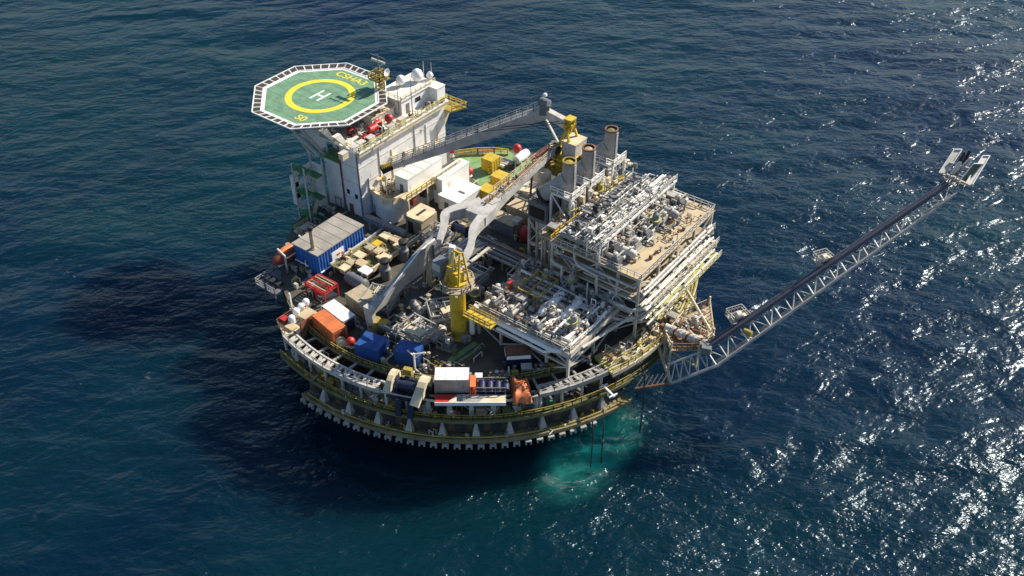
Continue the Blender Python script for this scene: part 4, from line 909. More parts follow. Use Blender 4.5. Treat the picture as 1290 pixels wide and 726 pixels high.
# grey long containers below the boom
a = ext(16, (619,275),(628,267),(657,276),(649,284))
container('switchgear_cabin', 'long grey cabin with sandy roof, nearer the red drum', 'cabin', (a[0]+a[1])/2,(a[2]+a[3])/2,DK,a[1]-a[0],a[3]-a[2]-.4,3.0,0,'lead','tan',group='grey cabins under the boom', door='galv', pitch=.7)
a = ext(16, (640,258),(654,247),(684,259))
container('switchgear_cabin', 'long grey cabin with sandy roof, farther one behind exhaust enclosure', 'cabin', (a[0]+a[1])/2,(a[2]+a[3])/2-.6,DK,a[1]-a[0],2.9,3.0,0,'sand','tan',group='grey cabins under the boom', door='sand', pitch=.7)
q = at(662,294,14.4); t = T('red_drum', 'dark red drum tank beside the grey cabin end', 'drum', (q.x,q.y,DK)); P('shell', MB().lathe((0,0,0),[(1.05,0),(1.1,.2),(1.1,2.3),(.8,2.7),(.2,2.8)],14),'red',t,True); P('band', MB().lathe((0,0,1.2),[(1.15,0),(1.15,.2)],14),'oxide',t); P('skirt', MB().lathe((0,0,0),[(1.25,0),(1.25,.15)],14),'dark',t)
q = at(653,281,16.1); t = T('roof_unit', 'pale blue grey unit on end of the grey cabin roof', 'roof unit', (q.x-.3,q.y,16.06)); P('casing', MB().cbox(0,0,0,1.4,1.6,.7),'galv',t); P('lid', MB().cbox(0,0,.7,1.5,1.7,.1),'pale',t)
# painted walk lines on the front deck
for i,(a,b) in enumerate((((566,455),(600,432)),((576,457),(606,437)))):
    a, b = at(*a,13), at(*b,13); P('painted_walk_line', MB().bar((a.x,a.y,13.008),(b.x,b.y,13.008),1.0 if i == 0 else .5,.008), 'green', hull)

fittings(hull, 90, 104, area(-9,14,-12,4,13.0), ['sand','tan','cream','galv','lead','rusty','mustard','pale'], 1.2)
fittings(hull, 70, 105, area(-15,6,6,22,13.0), ['sand','tan','cream','galv','lead','yellow','clean','pale'], 1.1)
fittings(hull, 60, 106, area(-6,16,-31,-14,13.0), ['sand','lead','grey','galv','tan','olive'], 1.1)
# ---------------------------------------------------------------- process equipment, one pattern of each kind, copied where it recurs
def mk_pump(t, m='pale'):
    P('base_frame', MB().box(-1.1,1.1,-.6,.6,0,.22), 'grey', t)
    P('motor', MB().lathe((-.45,0,.75), [(.1,-.6),(.42,-.55),(.42,.5),(.2,.6)], 12, 'x'), m, t, True)
    P('pump_casing', MB().lathe((.55,0,.7), [(.15,-.3),(.5,-.22),(.5,.22),(.15,.3)], 12, 'x'), 'lead', t, True)
    P('outlet_pipe', MB().path([(.55,0,1.1),(.55,0,1.9),(.55,.9,1.9),(.55,.9,.1)], .15, 8), 'galv', t, True)
def mk_valve(t, m='pale'):
    P('header', MB().tube((-1.4,0,.7),(1.4,0,.7),.2,10), m, t, True)
    for x in (-.9,0,.9):
        P('valve_body', MB().lathe((x,0,.7),[(.32,-.3),(.36,0),(.3,.35),(.1,.4),(.1,.9)],10), 'lead', t, True)
        P('handwheel', MB().lathe((x,0,1.55),[(.36,0),(.38,.07),(.1,.09)],10), 'rusty' if x else 'galv', t)
    P('support', MB().box(-1.3,-1.1,-.3,.3,0,.5).box(1.1,1.3,-.3,.3,0,.5), 'grey', t)
def mk_vessel(t, m='clean', L=4.2, r=.7):
    P('shell', MB().lathe((0,0,r+.5), [(.05,-L/2),(r*.6,-L/2+.12),(r,-L/2+.5),(r,L/2-.5),(r*.6,L/2-.12),(.05,L/2)], 16, 'y'), m, t, True)
    for y in (-L*.28, L*.28): P('saddle', MB().box(-r*.8,r*.8,y-.15,y+.15,0,.75), 'grey', t)
    for y in (-L*.2, L*.15): P('nozzle', MB().lathe((0,y,2*r+.45),[(.16,0),(.16,.4),(.28,.42),(.28,.52)],10), 'pale', t)
def mk_tower(t, m='pale'):
    P('shell', MB().lathe((0,0,0), [(.65,0),(.55,.5),(.6,.55),(.6,3.0),(.45,3.4),(.05,3.55)], 14), m, t, True)
    P('top_pipe', MB().path([(0,0,3.5),(0,0,4.0),(.95,0,4.0),(.95,0,.2)], .13, 8), 'galv', t, True)
    P('platform', MB().lathe((0,0,2.3),[(1.1,0),(1.1,.1)],8), 'lime', t)
def mk_cabinet(t, m='pale'):
    P('casing', MB().box(-.8,.8,-.6,.6,.1,1.7), m, t); P('lid', MB().box(-.88,.88,-.68,.68,1.7,1.8), 'galv', t); P('vent', MB().box(-.5,.5,-.62,-.6,.5,1.2), 'dark', t)
def mk_cooler(t, m='grey'):
    P('casing', MB().box(-2.5,2.5,-1.15,1.15,1.2,1.9), m, t)
    for i in range(5): P('tube_bundle', MB().box(-2.4,2.4,-1.0+.45*i,-.78+.45*i,1.9,2.06), 'lead' if i % 2 else 'galv', t)
    P('fan_guard', MB().lathe((-.9,0,2.07),[(.8,0),(.8,.25),(.7,.25),(.7,.05)],14), 'lead', t)
    P('cross_pipe', MB().path([(.6,-1.3,1.9),(.6,-1.3,2.7),(.6,1.2,2.7),(1.7,1.2,2.7)],.12,6), 'clean', t)
    P('side_frame', MB().bar((2.3,-1.1,1.2),(2.3,-1.1,3.1),.14).bar((2.3,1.1,1.2),(2.3,1.1,3.1),.14).bar((2.3,-1.1,3.05),(2.3,1.1,3.05),.14), 'pale', t)
    P('header_box', MB().box(-2.9,-2.5,-1.1,1.1,1.1,1.8), 'pale', t); P('header_box', MB().box(2.5,2.9,-1.1,1.1,1.1,1.8), 'pale', t)
    for x in (-2.2,2.2): P('leg', MB().box(x-.12,x+.12,-1,-.8,0,1.2).box(x-.12,x+.12,.8,1,0,1.2), 'grey', t)
def mk_comp(t, m='lead'):
    P('base_frame', MB().box(-1.5,1.5,-1.0,1.0,0,.25), 'grey', t)
    P('engine_block', MB().box(-1.2,.3,-.7,.7,.25,1.5), m, t)
    P('cylinder', MB().lathe((.75,-.45,.9),[(.1,-.3),(.38,-.25),(.38,.5),(.2,.7)],10,'x'), 'pale', t, True)
    P('cylinder', MB().lathe((.75,.45,.9),[(.1,-.3),(.38,-.25),(.38,.5),(.2,.7)],10,'x'), 'dark', t, True)
    P('manifold_pipe', MB().path([(-1.1,-.3,1.5),(-1.1,-.3,2.1),(.9,-.3,2.1),(.9,-.3,1.2)],.17,8), 'galv', t, True)
    P('filter', MB().lathe((-.5,.3,1.5),[(.4,0),(.4,.7),(.15,.85)],12), 'pale', t, True)
MK = {'pump':mk_pump,'valve':mk_valve,'vessel':mk_vessel,'tower':mk_tower,'cabinet':mk_cabinet,'cooler':mk_cooler,'comp':mk_comp}
NM = {'pump':('pump_skid','pump','pump skid'),'valve':('valve_manifold','valves','valve manifold'),'vessel':('pressure_vessel','vessel','horizontal vessel'),
      'tower':('scrubber_tower','tower','scrubber column'),'cabinet':('control_cabinet','cabinet','control cabinet'),'cooler':('air_cooler','cooler','twin fan air cooler'),'comp':('compressor_skid','compressor','compressor skid')}
SRC = {}
def put(kind, x, y, z, rot, label, group=None, m=None, scale=None):
    key = (kind, m)
    if key in SRC: return again(SRC[key], (x,y,z), rot, label, group, scale)
    n = NM[kind]; t = T(n[0], label, n[1], (x,y,z), rot, group)
    MK[kind](t, m) if m else MK[kind](t)
    if scale: t.scale = scale
    SRC[key] = t; return t
def row(kinds, pts, z, rot, where, start, group, ms=None, jit=0, seed=1):
    rd = random.Random(seed); seen = {}
    tot = {k: kinds.count(k) for k in kinds}
    for i,(k,(x,y)) in enumerate(zip(kinds, pts)):
        seen[k] = seen.get(k,0)+1; c = NM[k][2]; m = ms[i % len(ms)] if ms else None
        nm = {'pale':'pale','clean':'white','lead':'dark grey','grey':'grey','galv':'galvanised','mustard':'mustard','boomgrey':'light grey',None:'grey'}[m]
        lab = f'{nm} {c} {where}, ' + (f'{ORD[seen[k]-1]} from {start}' if tot[k] > 1 else 'the only one')
        put(k, x+rd.uniform(-jit,jit), y+rd.uniform(-jit,jit), z, rot+(rd.choice([0,0,math.pi]) if jit else 0), lab, group, m, None)
def pipes(parent, n, seed, x0,x1,y0,y1,z0,z1, mats, rr=(.1,.24), drop=None, name='pipe', px=.5):
    rd = random.Random(seed)
    for i in range(n):
        z = rd.uniform(z0,z1); r = rd.uniform(*rr); m = rd.choice(mats)
        if rd.random() < px:
            y = rd.uniform(y0,y1); L = rd.uniform(.25,.8)*(x1-x0); a = rd.uniform(x0,x1-L); b = a+L
            pts = [(a,y,z),(b,y,z)]
            if rd.random() < .5: s = rd.choice((-1,1))*rd.uniform(.8,2.4); pts.append((b,min(y1,max(y0,y+s)),z))
        else:
            x = rd.uniform(x0,x1); L = rd.uniform(.25,.8)*(y1-y0); a = rd.uniform(y0,y1-L); b = a+L
            pts = [(x,a,z),(x,b,z)]
            if rd.random() < .5: s = rd.choice((-1,1))*rd.uniform(.8,2.4); pts.append((min(x1,max(x0,x+s)),b,z))
        if drop is not None:
            if rd.random() < .7: pts.insert(0, (pts[0][0],pts[0][1],drop))
            if rd.random() < .7: pts.append((pts[-1][0],pts[-1][1],drop))
        P(name, MB().path(pts, r, 8), m, parent, True)
def frame(parent, xs, ys, z0, zs, m, w=.4, brace=True, ox=0, oy=0, bm=None):
    for x in xs:
        for y in ys: P('column', MB().bar((x,y,z0),(x,y,zs[-1]), w), m, parent)
    for z in zs:
        for y in ys: P('beam', MB().bar((xs[0]-.01*len(xs),y,z-.22),(xs[-1],y,z-.22), w*.8, w*.9), m, parent)
        for x in xs: P('beam', MB().bar((x,ys[0],z-.225),(x,ys[-1],z-.225), w*.75, w*.85), m, parent)
    if brace:
        lv = [z0]+list(zs)
        for i in range(len(xs)-1):
            for j in range(len(lv)-1):
                a, b = (xs[i],xs[i+1]) if (i+j) % 2 else (xs[i+1],xs[i])
                P('brace', MB().bar((a,ys[0]-.02,lv[j]+.2),(b,ys[0]-.02,lv[j+1]-.4), w*.55), bm or m, parent)
        for i in range(len(ys)-1):
            for j in range(len(lv)-1):
                a, b = (ys[i],ys[i+1]) if (i+j) % 2 else (ys[i+1],ys[i])
                P('brace', MB().bar((xs[-1]+.02,a,lv[j]+.2),(xs[-1]+.02,b,lv[j+1]-.4), w*.55), bm or m, parent)

# ---- front process module
pm = T('process_module', 'front process module deck on legs crowded with white pipes', 'process module', (24,-11,DK))
def L(*p): return [(x-24,y+11,z-DK) for x,y,z in p]
X = [15.4-24,20-24,24.6-24,29.2-24,33.4-24]; Y = [-18.3+11,-11+11,-4+11]
frame(pm, X, Y, 0, [2.9,5.6], 'pale', .42)
P('deck', MB().box(-9,9.7,-7.6,7.4,5.6,5.85), 'sand', pm)
P('lower_deck', MB().box(-8.6,9.4,-6.5,7.2,2.9,3.05), 'lead', pm)
P('edge_girder', MB().box(-9.1,9.8,-7.95,-7.6,4.9,5.95), 'pale', pm); P('edge_girder', MB().box(9.7,10.0,-7.6,7.4,4.9,5.95), 'pale', pm)
P('rail', MB().rail(L((15,-18.6,18.95),(33.7,-18.6,18.95),(33.7,-3.6,18.95)),1.1,1.5,.1), 'pale', pm)
pipes(pm, 34, 11, -8.6,9.3,-7.2,6.8,6.1,7.4, ['pale','clean','galv','white','boomgrey','lead','sand'], (.1,.26), 5.85)
pipes(pm, 14, 12, 1.5,9.3,-7.2,3,6.2,7.0, ['clean','white','pale'], (.16,.3), 5.85)
pipes(pm, 16, 13, -8.6,9.3,-7.2,7,3.4,4.6, ['lead','galv','pale'], (.12,.25))
# big bent pipe loops along its front and right edges
for pts, r, m in (([(17,-18.9,18.2),(31,-19.2,18.4),(32.2,-18.8,18.6),(32.4,-15.6,19.4)],.38,'clean'),
                  ([(20,-19.4,17.4),(29.5,-19.5,17.5),(30.6,-19,17.9),(31.0,-15.5,19.3)],.24,'clean'),
                  ([(34.1,-15.5,18.0),(35.8,-7,18.1),(36.6,-4.6,18.4)],.26,'pale'),
                  ([(33.2,-17.6,19.6),(33.6,-11.5,19.6),(33.6,-8,20.2)],.26,'clean'),
                  ([(31.6,-17.2,19.7),(32.0,-13.5,19.7),(30.8,-12.5,19.7)],.24,'white'),
                  ([(15.4,-18.9,19.5),(14.9,-19.5,18.6),(14.9,-19.6,13.8)],.5,'clean')):
    P('pipe_loop', MB().path(L(*pts), r, 10), m, pm, True)
yf = MB()
for x in (19.2,21.2,23.2):
    yf.bar(L((x,-12.6,18.9))[0],L((x,-12.6,21.0))[0],.2).bar(L((x,-6.8,18.9))[0],L((x,-6.8,21.0))[0],.2).bar(L((x,-12.6,21.0))[0],L((x,-6.8,21.0))[0],.22,.3)
yf.bar(L((19.2,-12.6,21.0))[0],L((23.2,-12.6,21.0))[0],.2).bar(L((19.2,-6.8,21.0))[0],L((23.2,-6.8,21.0))[0],.2)
P('yellow_gantry', yf, 'mustard', pm)
fittings(pm, 95, 85, area(-8.8,9.4,-7.3,7,5.85), ['clean','pale','white','lead','galv','cream','sand','tan','rusty','dark','mustard'], .8)
fittings(pm, 40, 86, area(1,9.6,-7.5,7,6.6,7.6), ['clean','pale','white','galv','dark'], .8)
# its equipment
put('vessel', 25.3,-11.6,18.85,0,'long white vessel on front process module, left one of two','white vessels on front module','clean',(1,1.7,1))
put('vessel', 28.6,-10.6,18.85,0,'long white vessel on front process module, right one beside thin pole','white vessels on front module','clean',(.95,1.35,.95))
t = T('thin_flare_pole','thin pale pole standing at far end of the right white vessel','pole',(28.9,-6.6,18.85)); P('pole',MB().tube((0,0,0),(0,0,4.2),.14,6),'pale',t); P('foot',MB().cbox(0,0,0,.5,.5,.2),'grey',t)
row(['pump','comp','pump','comp','valve','pump','comp','valve','pump'], [(16.2+i*1.75,-16.9+.5*(i % 2)) for i in range(9)], 18.85, math.pi/2, 'in first row on front module', 'crane', 'front row gear on front process module', ['pale','lead','galv','pale','boomgrey'], .15, 2)
row(['comp','valve','cabinet','pump','valve','comp','pump','tower'], [(16.6+i*2.1,-14.2+.4*(i % 3)) for i in range(8)], 18.85, 0, 'in second row on front module', 'crane', 'second row gear on front process module', ['lead','pale','boomgrey','grey'], .15, 3)
row(['comp','pump','comp','valve','tower','pump','comp','cabinet'], [(15.8+i*2.3,-5.4+.4*(i % 2)) for i in range(8)], 18.85, math.pi/2, 'along rear edge of front module', 'crane', 'rear row gear on front process module', ['lead','grey','pale'], .15, 4)
q = at(642.5,358,19.8); t = T('red_valve_unit','small orange red valve unit in front of the yellow gantry','valve',(q.x,q.y,18.85)); P('body',MB().lathe((0,0,0),[(.4,0),(.45,.8),(.25,1.2)],10),'orange',t,True); P('wheel',MB().lathe((0,0,1.3),[(.5,0),(.5,.1)],10),'red',t); P('stem',MB().tube((0,0,1.1),(0,0,1.3),.08,6),'galv',t)

# ---- compression module: right rear block of three decks
cm = T('compression_module', 'tall open framed compression module with sandy top deck on right', 'process module', (28.5,8,DK))
def Lc(*p): return [(x-28.5,y-8,z-DK) for x,y,z in p]
frame(cm, [20-28.5,24.5-28.5,29-28.5,33-28.5,37-28.5], [-12,-6,0,6,12.2], 0, [4.2,8.4,12.8], 'pale', .42)
P('lower_deck', MB().box(-8.4,8.6,-11.8,12.2,4.2,4.35), 'lead', cm); P('middle_deck', MB().box(-8.4,8.6,-11.8,12.2,8.4,8.55), 'sand', cm)
P('top_deck', MB().box(-8.8,5.0,-12.3,12.5,12.8,13.0), 'sand', cm); P('top_deck_walkway', MB().box(5.02,8.9,-12.3,12.5,12.8,13.03), 'tan', cm)
P('top_rail', MB().rail([(8.8,-12.2,13.03),(8.8,12.4,13.03),(-2,12.4,13.03)],1.1,1.3,.1).rail([(-8,-12.2,13.03),(8.8,-12.2,13.03)],1.1,1.3,.1), 'pale', cm)
for k,(z,w) in enumerate(((10.2,1.0),(7.4,2.0),(4.6,2.7))):
    P('side_walkway', MB().box(8.75,8.75+w,-11+.5*k,11.5+.4*k,z-.15,z), ['galv','sand','lime'][k], cm)
    P('side_rail', MB().rail([(8.7+w,-11+.5*k,z),(8.7+w,11.5+.4*k,z)],1.0,1.4,.1), 'pale', cm)
    for i in range(4):
        P('side_pipe', MB().path([(8.95+w*i/4.2,-12-.5*(i % 2),z+.35+.3*(i % 3)),(8.95+w*i/4.2,10.6+.5*k,z+.35+.3*(i % 3)),(8.95+w*i/4.2,11.2+.5*k,z-1.2)],.15+.06*(i % 2),8), ['clean','pale','galv','white'][(i+k) % 4], cm, True)
    for i in range(9): P('side_bracket', MB().bar((8.6,-10.4+2.6*i,z-1.4),(8.6+w,-10.4+2.6*i,z-.15),.2), 'pale', cm)
pipes(cm, 26, 21, -8.3,4.6,-11.8,11.8,13.3,14.6, ['pale','clean','galv','lead','white','sand'], (.09,.2), 13.0)
pipes(cm, 14, 22, -8.3,8.3,-12.9,-11.2,3,11.5, ['galv','pale','lead'], (.14,.28), None, 'pipe', 1.0)
pipes(cm, 14, 23, -8.3,8.5,-11.8,12,5,8, ['lead','galv','pale'], (.15,.3))
for pts, r in (([(20.5,-4.6,20.2),(33,-5.2,20.0),(36.6,-5.2,20.0),(38.4,-3.0,20.0),(38.4,8,20.0)],.38),([(21.5,-5.0,18.2),(34.5,-6.4,18.0),(36.4,-5.6,18.0),(37.8,-2,18.2)],.26),
               ([(20.4,-4.7,22.8),(21.5,-5.4,22.8),(23,-5.4,22.8),(23,-5.4,16)],.3),([(25,-4.8,25.0),(26.2,-5.5,24.6),(30,-5.5,24.2),(30,-5.5,18)],.24)):
    P('pipe_loop', MB().path(Lc(*pts), r, 10), 'pale', cm, True)
fittings(cm, 95, 87, area(-8.6,4.6,-12,12.2,13.0), ['clean','pale','white','lead','galv','dark','sand','tan','cream','rusty'], .9)
fittings(cm, 60, 88, area(-7.5,-2.2,-12,12.2,15.0,16.2), ['pale','galv','white','lead','dark'], .9)
for k,(z,w) in enumerate(((10.2,1.0),(7.4,2.0),(4.6,2.7))): fittings(cm, 24, 89+k, area(8.8,8.6+w,-11,11.5,z), ['white','pale','lead','dark','cream','galv'], .8)
fittings(cm, 30, 103, area(5.2,8.3,-12,12.2,13.03), ['cream','pale','lead','sand','rusty'], .7)
# machinery rows on its top deck
row(['comp','vessel','comp','pump','comp','tower','comp','vessel','pump','comp'], [(31.9,-2.6+2.3*i) for i in range(10)], 26.0, math.pi/2, 'beside sandy top walkway', 'near end', 'machines beside sandy walkway', ['lead','pale','grey','galv','lead'], .12, 6)
row(['pump','comp','valve','comp','pump','comp','valve','comp','comp','cabinet'], [(30.0,-2.4+2.25*i) for i in range(10)], 26.0, 0, 'close to white pipe rack', 'near end', 'machines close to pipe rack', ['galv','lead','pale','grey'], .12, 7)
for i in range(4):
    x, y = 32.9, 0.5+4.6*i
    t = T('coil_loop', f'thick rusty grey pipe loop lying on sandy walkway, {ORD[i]} from near end', 'pipe loop', (x,y,26.03), 0, 'pipe loops on the sandy walkway')
    P('loop', MB().path([(-.8,-.5,.3),(.9,-.5,.3),(1.3,0,.3),(.9,.5,.3),(-.8,.5,.3)],.16,8), 'lead', t, True); P('foot', MB().box(-.2,.2,-.7,.7,0,.14), 'grey', t)
pk = T('pipe_rack', 'long white pipe rack ridge along the top of compression module', 'pipe rack', (28.0,8,26.0))
for i in range(11):
    y = -12+2.4*i
    P('portal', MB().bar((-1.2,y,0),(-1.2,y,3.4),.24).bar((1.2,y,0),(1.2,y,3.4),.24).bar((-1.3,y,3.3),(1.3,y,3.3),.24).bar((-1.2,y,1.8),(1.2,y,1.8),.22).bar((-1.2,y,.2),(1.2,y,1.7),.14), 'white', pk)
for i in range(6): P('pipe', MB().path([(-1.05+.42*i,-12.4-.3*(i % 3),3.6),(-1.05+.42*i,11.6+.4*(i % 2),3.6),(-1.05+.42*i,12.2,2.2)],.13+.05*(i % 3 == 0),8), ['clean','white','pale','clean','galv','white'][i], pk, True)
for i in range(5): P('pipe', MB().path([(-.9+.45*i,-12.2,2.05),(-.9+.45*i,12.0,2.05)],.14,8), ['galv','pale','lead','pale','white'][i], pk, True)
fittings(pk, 60, 95, area(-1.3,1.3,-12.2,12.2,3.5,3.8), ['white','pale','lead','dark','clean','galv'], .7)
P('edge_beam', MB().box(1.25,1.5,-12.3,12.4,2.9,3.3), 'clean', pk); P('rack_rail', MB().rail([(1.45,-12.3,3.4),(1.45,12.4,3.4)],1.0,1.6,.1), 'pale', pk)
for i in range(9):
    put('cooler', 23.6, -2.3+2.62*i, 26.0, 0, f'grey twin fan air cooler between pipe rack and yellow walkway, {ORD[i]} from near end', 'air coolers on compression module', ['grey','lead','boomgrey'][i % 3])
yw = T('yellow_walkway', 'yellow railed walkway between the air coolers and exhaust stacks', 'walkway', (20.0,8,25.2))
P('floor', MB().box(-.8,.8,-11.5,12,0,.15), 'sand', yw); P('rail', MB().rail([(-.75,-11.5,.15),(-.75,12,.15)],1.1,1.2,.14).rail([(.75,-11.5,.15),(.75,12,.15)],1.1,1.2,.14), 'yellow', yw)
for i in range(6): P('leg', MB().bar((-.7,-11+4.5*i,-12.2),(-.7,-11+4.5*i,0),.26), 'pale', yw)
row(['cabinet','valve','tower','pump','valve','tower','cabinet','comp'], [(18.3+.5*(i % 2),-1.5+2.7*i) for i in range(8)], 25.2, 0, 'beside yellow walkway', 'near end', 'gear beside the yellow walkway', ['mustard','clean','pale','boomgrey','clean'], .1, 8)
gd = T('gear_deck', 'pale narrow deck between the stack frames and yellow walkway', 'deck', (17.9,8,24.9)); P('floor', MB().box(-1.25,1.25,-11,13,0,.28), 'sand', gd); P('edge', MB().box(-1.35,-1.25,-11,13,-.2,.5), 'pale', gd)
fittings(gd, 55, 96, area(-1.2,1.2,-11,13,.28), ['white','pale','mustard','lead','clean','sand','rusty'], .9)
fittings(gd, 25, 97, area(-1.2,2.2,-2,14,1.5,3.5), ['white','clean','pale','cream'], 1.0)
for i in range(4): P('leg', MB().bar((-1.1,-10.5+7.2*i,-11.9),(-1.1,-10.5+7.2*i,0),.26), 'pale', gd)
# ---- three exhaust stacks with waste heat ducts on lattice frames
for i,((bx,by),(tx,ty),lab) in enumerate((((716,240),(716,204),'nearest exhaust stack'),((740,223),(740,188),'middle exhaust stack'),((768,199),(768,164),'farthest and highest looking exhaust stack'))):
    z0 = 29.6; q = at(bx,by,z0)
    t = T('exhaust_stack', f'thick grey {lab} on lattice frame, brown capped', 'exhaust stack', (q.x,q.y,DK), 0, 'turbine exhaust stacks')
    H = z0-DK
    P('stack', MB().lathe((0,0,H-6), [(1.05,0),(1.15,3),(1.15,11.6),(1.2,11.7),(1.2,12.0),(1.02,12.0),(1.02,11.3)], 24), 'grey', t, True)
    P('mouth', MB().lathe((0,0,H+5.2), [(1.0,0),(1.0,.2)], 20), 'rusty', t)
    P('cover', MB().lathe((0,0,H+5.55), [(1.0,0),(1.0,.15),(.2,.3)], 20), ['mustard','sand','olive'][i], t)
    P('rim', MB().lathe((0,0,H+5.75), [(1.23,0),(1.23,.3),(.98,.32),(.98,0)], 24), 'mustard' if i == 0 else 'rusty', t)
    frame(t, [-2.1,2.0], [-2.1,2.0], 0, [6,11.2,H], 'clean', .36)
    P('top_platform', MB().box(-2.3,2.2,-2.3,-1.25,H,H+.12).box(1.25,2.2,-1.25,2.2,H,H+.12), 'pale', t); P('platform_rail', MB().rail([(2.1,2.1,H+.1),(2.1,-2.2,H+.1),(-2.2,-2.2,H+.1)],1.1,1.3,.12), 'clean', t)
    P('ladder', MB().box(1.18,1.3,-.3,.3,H,H+5.6), 'galv', t)
    P('duct', MB().tube((-4.0,-1.6,H-1.6),(-.3,0,H+2.2),1.42,20), 'grey', t, True)
    P('duct_collar', MB().tube((-4.25,-1.7,H-1.86),(-3.9,-1.55,H-1.5),1.6,20), 'black', t)
    P('turbine_enclosure', MB().box(-6.4,-2.4,-3.0,1.0,H-6.8,H-2.9), 'lead', t)
    P('enclosure_vent', MB().box(-6.0,-2.8,-3.1,-2.98,H-6.0,H-3.8), 'black', t)
    P('enclosure_rail', MB().rail([(-6.3,-2.9,H-2.9),(-2.5,-2.9,H-2.9)],1.0,1.0,.12), 'dark', t)
    for sx in (-6.2,-4.4,-2.6): P('enclosure_leg', MB().bar((sx,-2.8,0),(sx,-2.8,H-6.8),.4), 'pale', t)
    P('brace', MB().bar((-6.2,-2.85,H-7),(-2.6,-2.85,H-12),.24).bar((-2.6,-2.9,H-7),(-6.2,-2.9,H-12),.24), 'pale', t)
    P('beam', MB().bar((-6.4,-2.8,H-12),(-2.2,-2.8,H-12),.35), 'pale', t)
q = at(722,299,22.5); t = T('yellow_spider_hub', 'dull yellow star shaped platform below the nearest exhaust stack', 'platform', (q.x,q.y,DK))
P('column', MB().lathe((0,0,0),[(.95,0),(.95,9.3)],14),'mustard',t,True); P('hub', MB().lathe((0,0,9.3),[(1.3,0),(1.3,.4),(.5,.6)],14),'yellow',t)
for i in range(8):
    a = R(45*i+10); P('arm', MB().bar((math.cos(a),math.sin(a),9.4),(2.9*math.cos(a),2.9*math.sin(a),9.3),.35), 'mustard' if i % 2 else 'lime', t)
q = at(686,217,27); t = T('ventilation_drum','pale round topped vent drum between boom and nearest stack','vent',(q.x,q.y,DK)); P('drum',MB().lathe((0,0,11.2),[(1.3,0),(1.3,2.6),(.9,3.1),(.1,3.2)],16),'cream',t,True); P('support',MB().box(-1.1,1.1,-1.1,1.1,0,11.2),'white',t); P('collar',MB().lathe((0,0,11.4),[(1.4,0),(1.4,.2)],16),'galv',t)

# ---- pipe trench between the modules
tr = T('pipe_bridge', 'low bridge of dark pipes running between front module and grey cabins', 'pipe bridge', (10.5,-.6,DK))
for i in range(7): P('trestle', MB().bar((-9+3.2*i,-1.6,0),(-9+3.2*i,-1.6,2.4),.25).bar((-9+3.2*i,1.6,0),(-9+3.2*i,1.6,2.4),.25).bar((-9+3.2*i,-1.8,2.3),(-9+3.2*i,1.8,2.3),.25), 'sand', tr)
for i in range(7): P('pipe', MB().path([(-9.5-.3*i,-1.4+.45*i,2.65),(10.5+.2*i,-1.4+.45*i,2.65),(10.8+.2*i,-1.4+.45*i,1.6)],.15+.05*(i % 3),8), ['lead','galv','brown','pale','lead','rusty','galv'][i], tr, True)
P('side_beam', MB().box(-9.6,11,-2.0,-1.8,2.1,2.6), 'pale', tr); P('side_beam', MB().box(-9.6,11,1.8,2.0,2.1,2.6), 'sand', tr)
# bundles of sandy cable trays left of the boom fork
ct = T('cable_tray_bundle', 'sandy grey cable trays running lengthwise left of the boom fork', 'cable trays', (2.0,-7.5,DK))
for i in range(7): P('tray', MB().box(-3.6+.95*i,-3.0+.95*i,-6.5+.5*(i % 3),6+.6*(i % 2),3.0+.18*(i % 3),3.25+.18*(i % 3)), ['sand','galv','grey','pale','sand','lead','pale'][i], ct)
for y in (-5.5,-1,3.5): P('trestle', MB().bar((-3.4,y,0),(-3.4,y,2.8),.25).bar((3.0,y,0),(3.0,y,2.8),.25).bar((-3.6,y,2.8),(3.4,y,2.8),.3), 'sand', ct)
# ---- skids standing in the shade on the main deck
row(['comp','pump','comp','vessel','comp'], [(4.0+2.3*i,-24.2+.5*(i % 2)) for i in range(5)], DK, .2, 'between blue box and pedestal', 'curved arm', 'skids on shaded front deck', ['lead','galv','pale','grey'], .2, 9)
row(['vessel','comp','pump','comp'], [(3.4+2.4*i,-20.6+.6*(i % 2)) for i in range(4)], DK, 1.2, 'in shade left of pedestal', 'curved arm', 'second row skids on shaded front deck', ['grey','lead','pale'], .2, 10)
row(['comp','vessel','comp','tower','pump'], [(4.2+1.9*i,-12.5+1.4*(i % 3)) for i in range(5)], DK, .8, 'under the boom fork', 'curved arm', 'gear under the boom fork', ['lead','grey','pale'], .2, 13)
row(['comp','pump','comp','comp','vessel','pump'], [(12.2+.2*i,-16.2+2.3*i) for i in range(6)], DK, .0, 'behind the yellow pedestal', 'pedestal', 'gear behind the yellow pedestal', ['lead','grey','galv'], .2, 14)
row(['cabinet','pump','valve','comp','cabinet','valve'], [(-4.6+1.3*i,-24.5+2.6*i) if i < 3 else (-6.5+.6*i,-27+1.2*i) for i in range(6)], DK, .5, 'beside olive container', 'front', 'small gear by the olive container', ['sand' if False else 'lead','grey','pale'], .2, 15)
row(['cabinet','comp','valve','pump','cabinet','comp','pump'], [(-7.5+1.9*i,-2.5+2.2*(i % 3)) for i in range(7)], DK, .0, 'around the sandy house', 'left', 'small gear around the sandy house', ['pale','lead','mustard','grey'], .2, 16)
row(['cabinet','valve','comp','pump','cabinet','valve','comp'], [(-6.5+1.7*i,13.5+2.4*(i % 3)) for i in range(7)], DK, .0, 'among yellow boxes', 'left', 'small gear among yellow boxes', ['pale','clean','lead','mustard'], .3, 17)
row(['valve','pump','cabinet','valve','pump','cabinet','valve'], [(24.5+1.5*i,-25.2+1.9*i) for i in range(7)], DK, R(40), 'along front deck edge', 'red tarpaulin', 'small gear along the front deck edge', ['pale','mustard','lead'], .2, 18)
pk2 = T('pipe_skid_frame', 'grey framed pipe skid in the shade left of the yellow pedestal', 'pipe skid', (8.4,-26.0,DK))
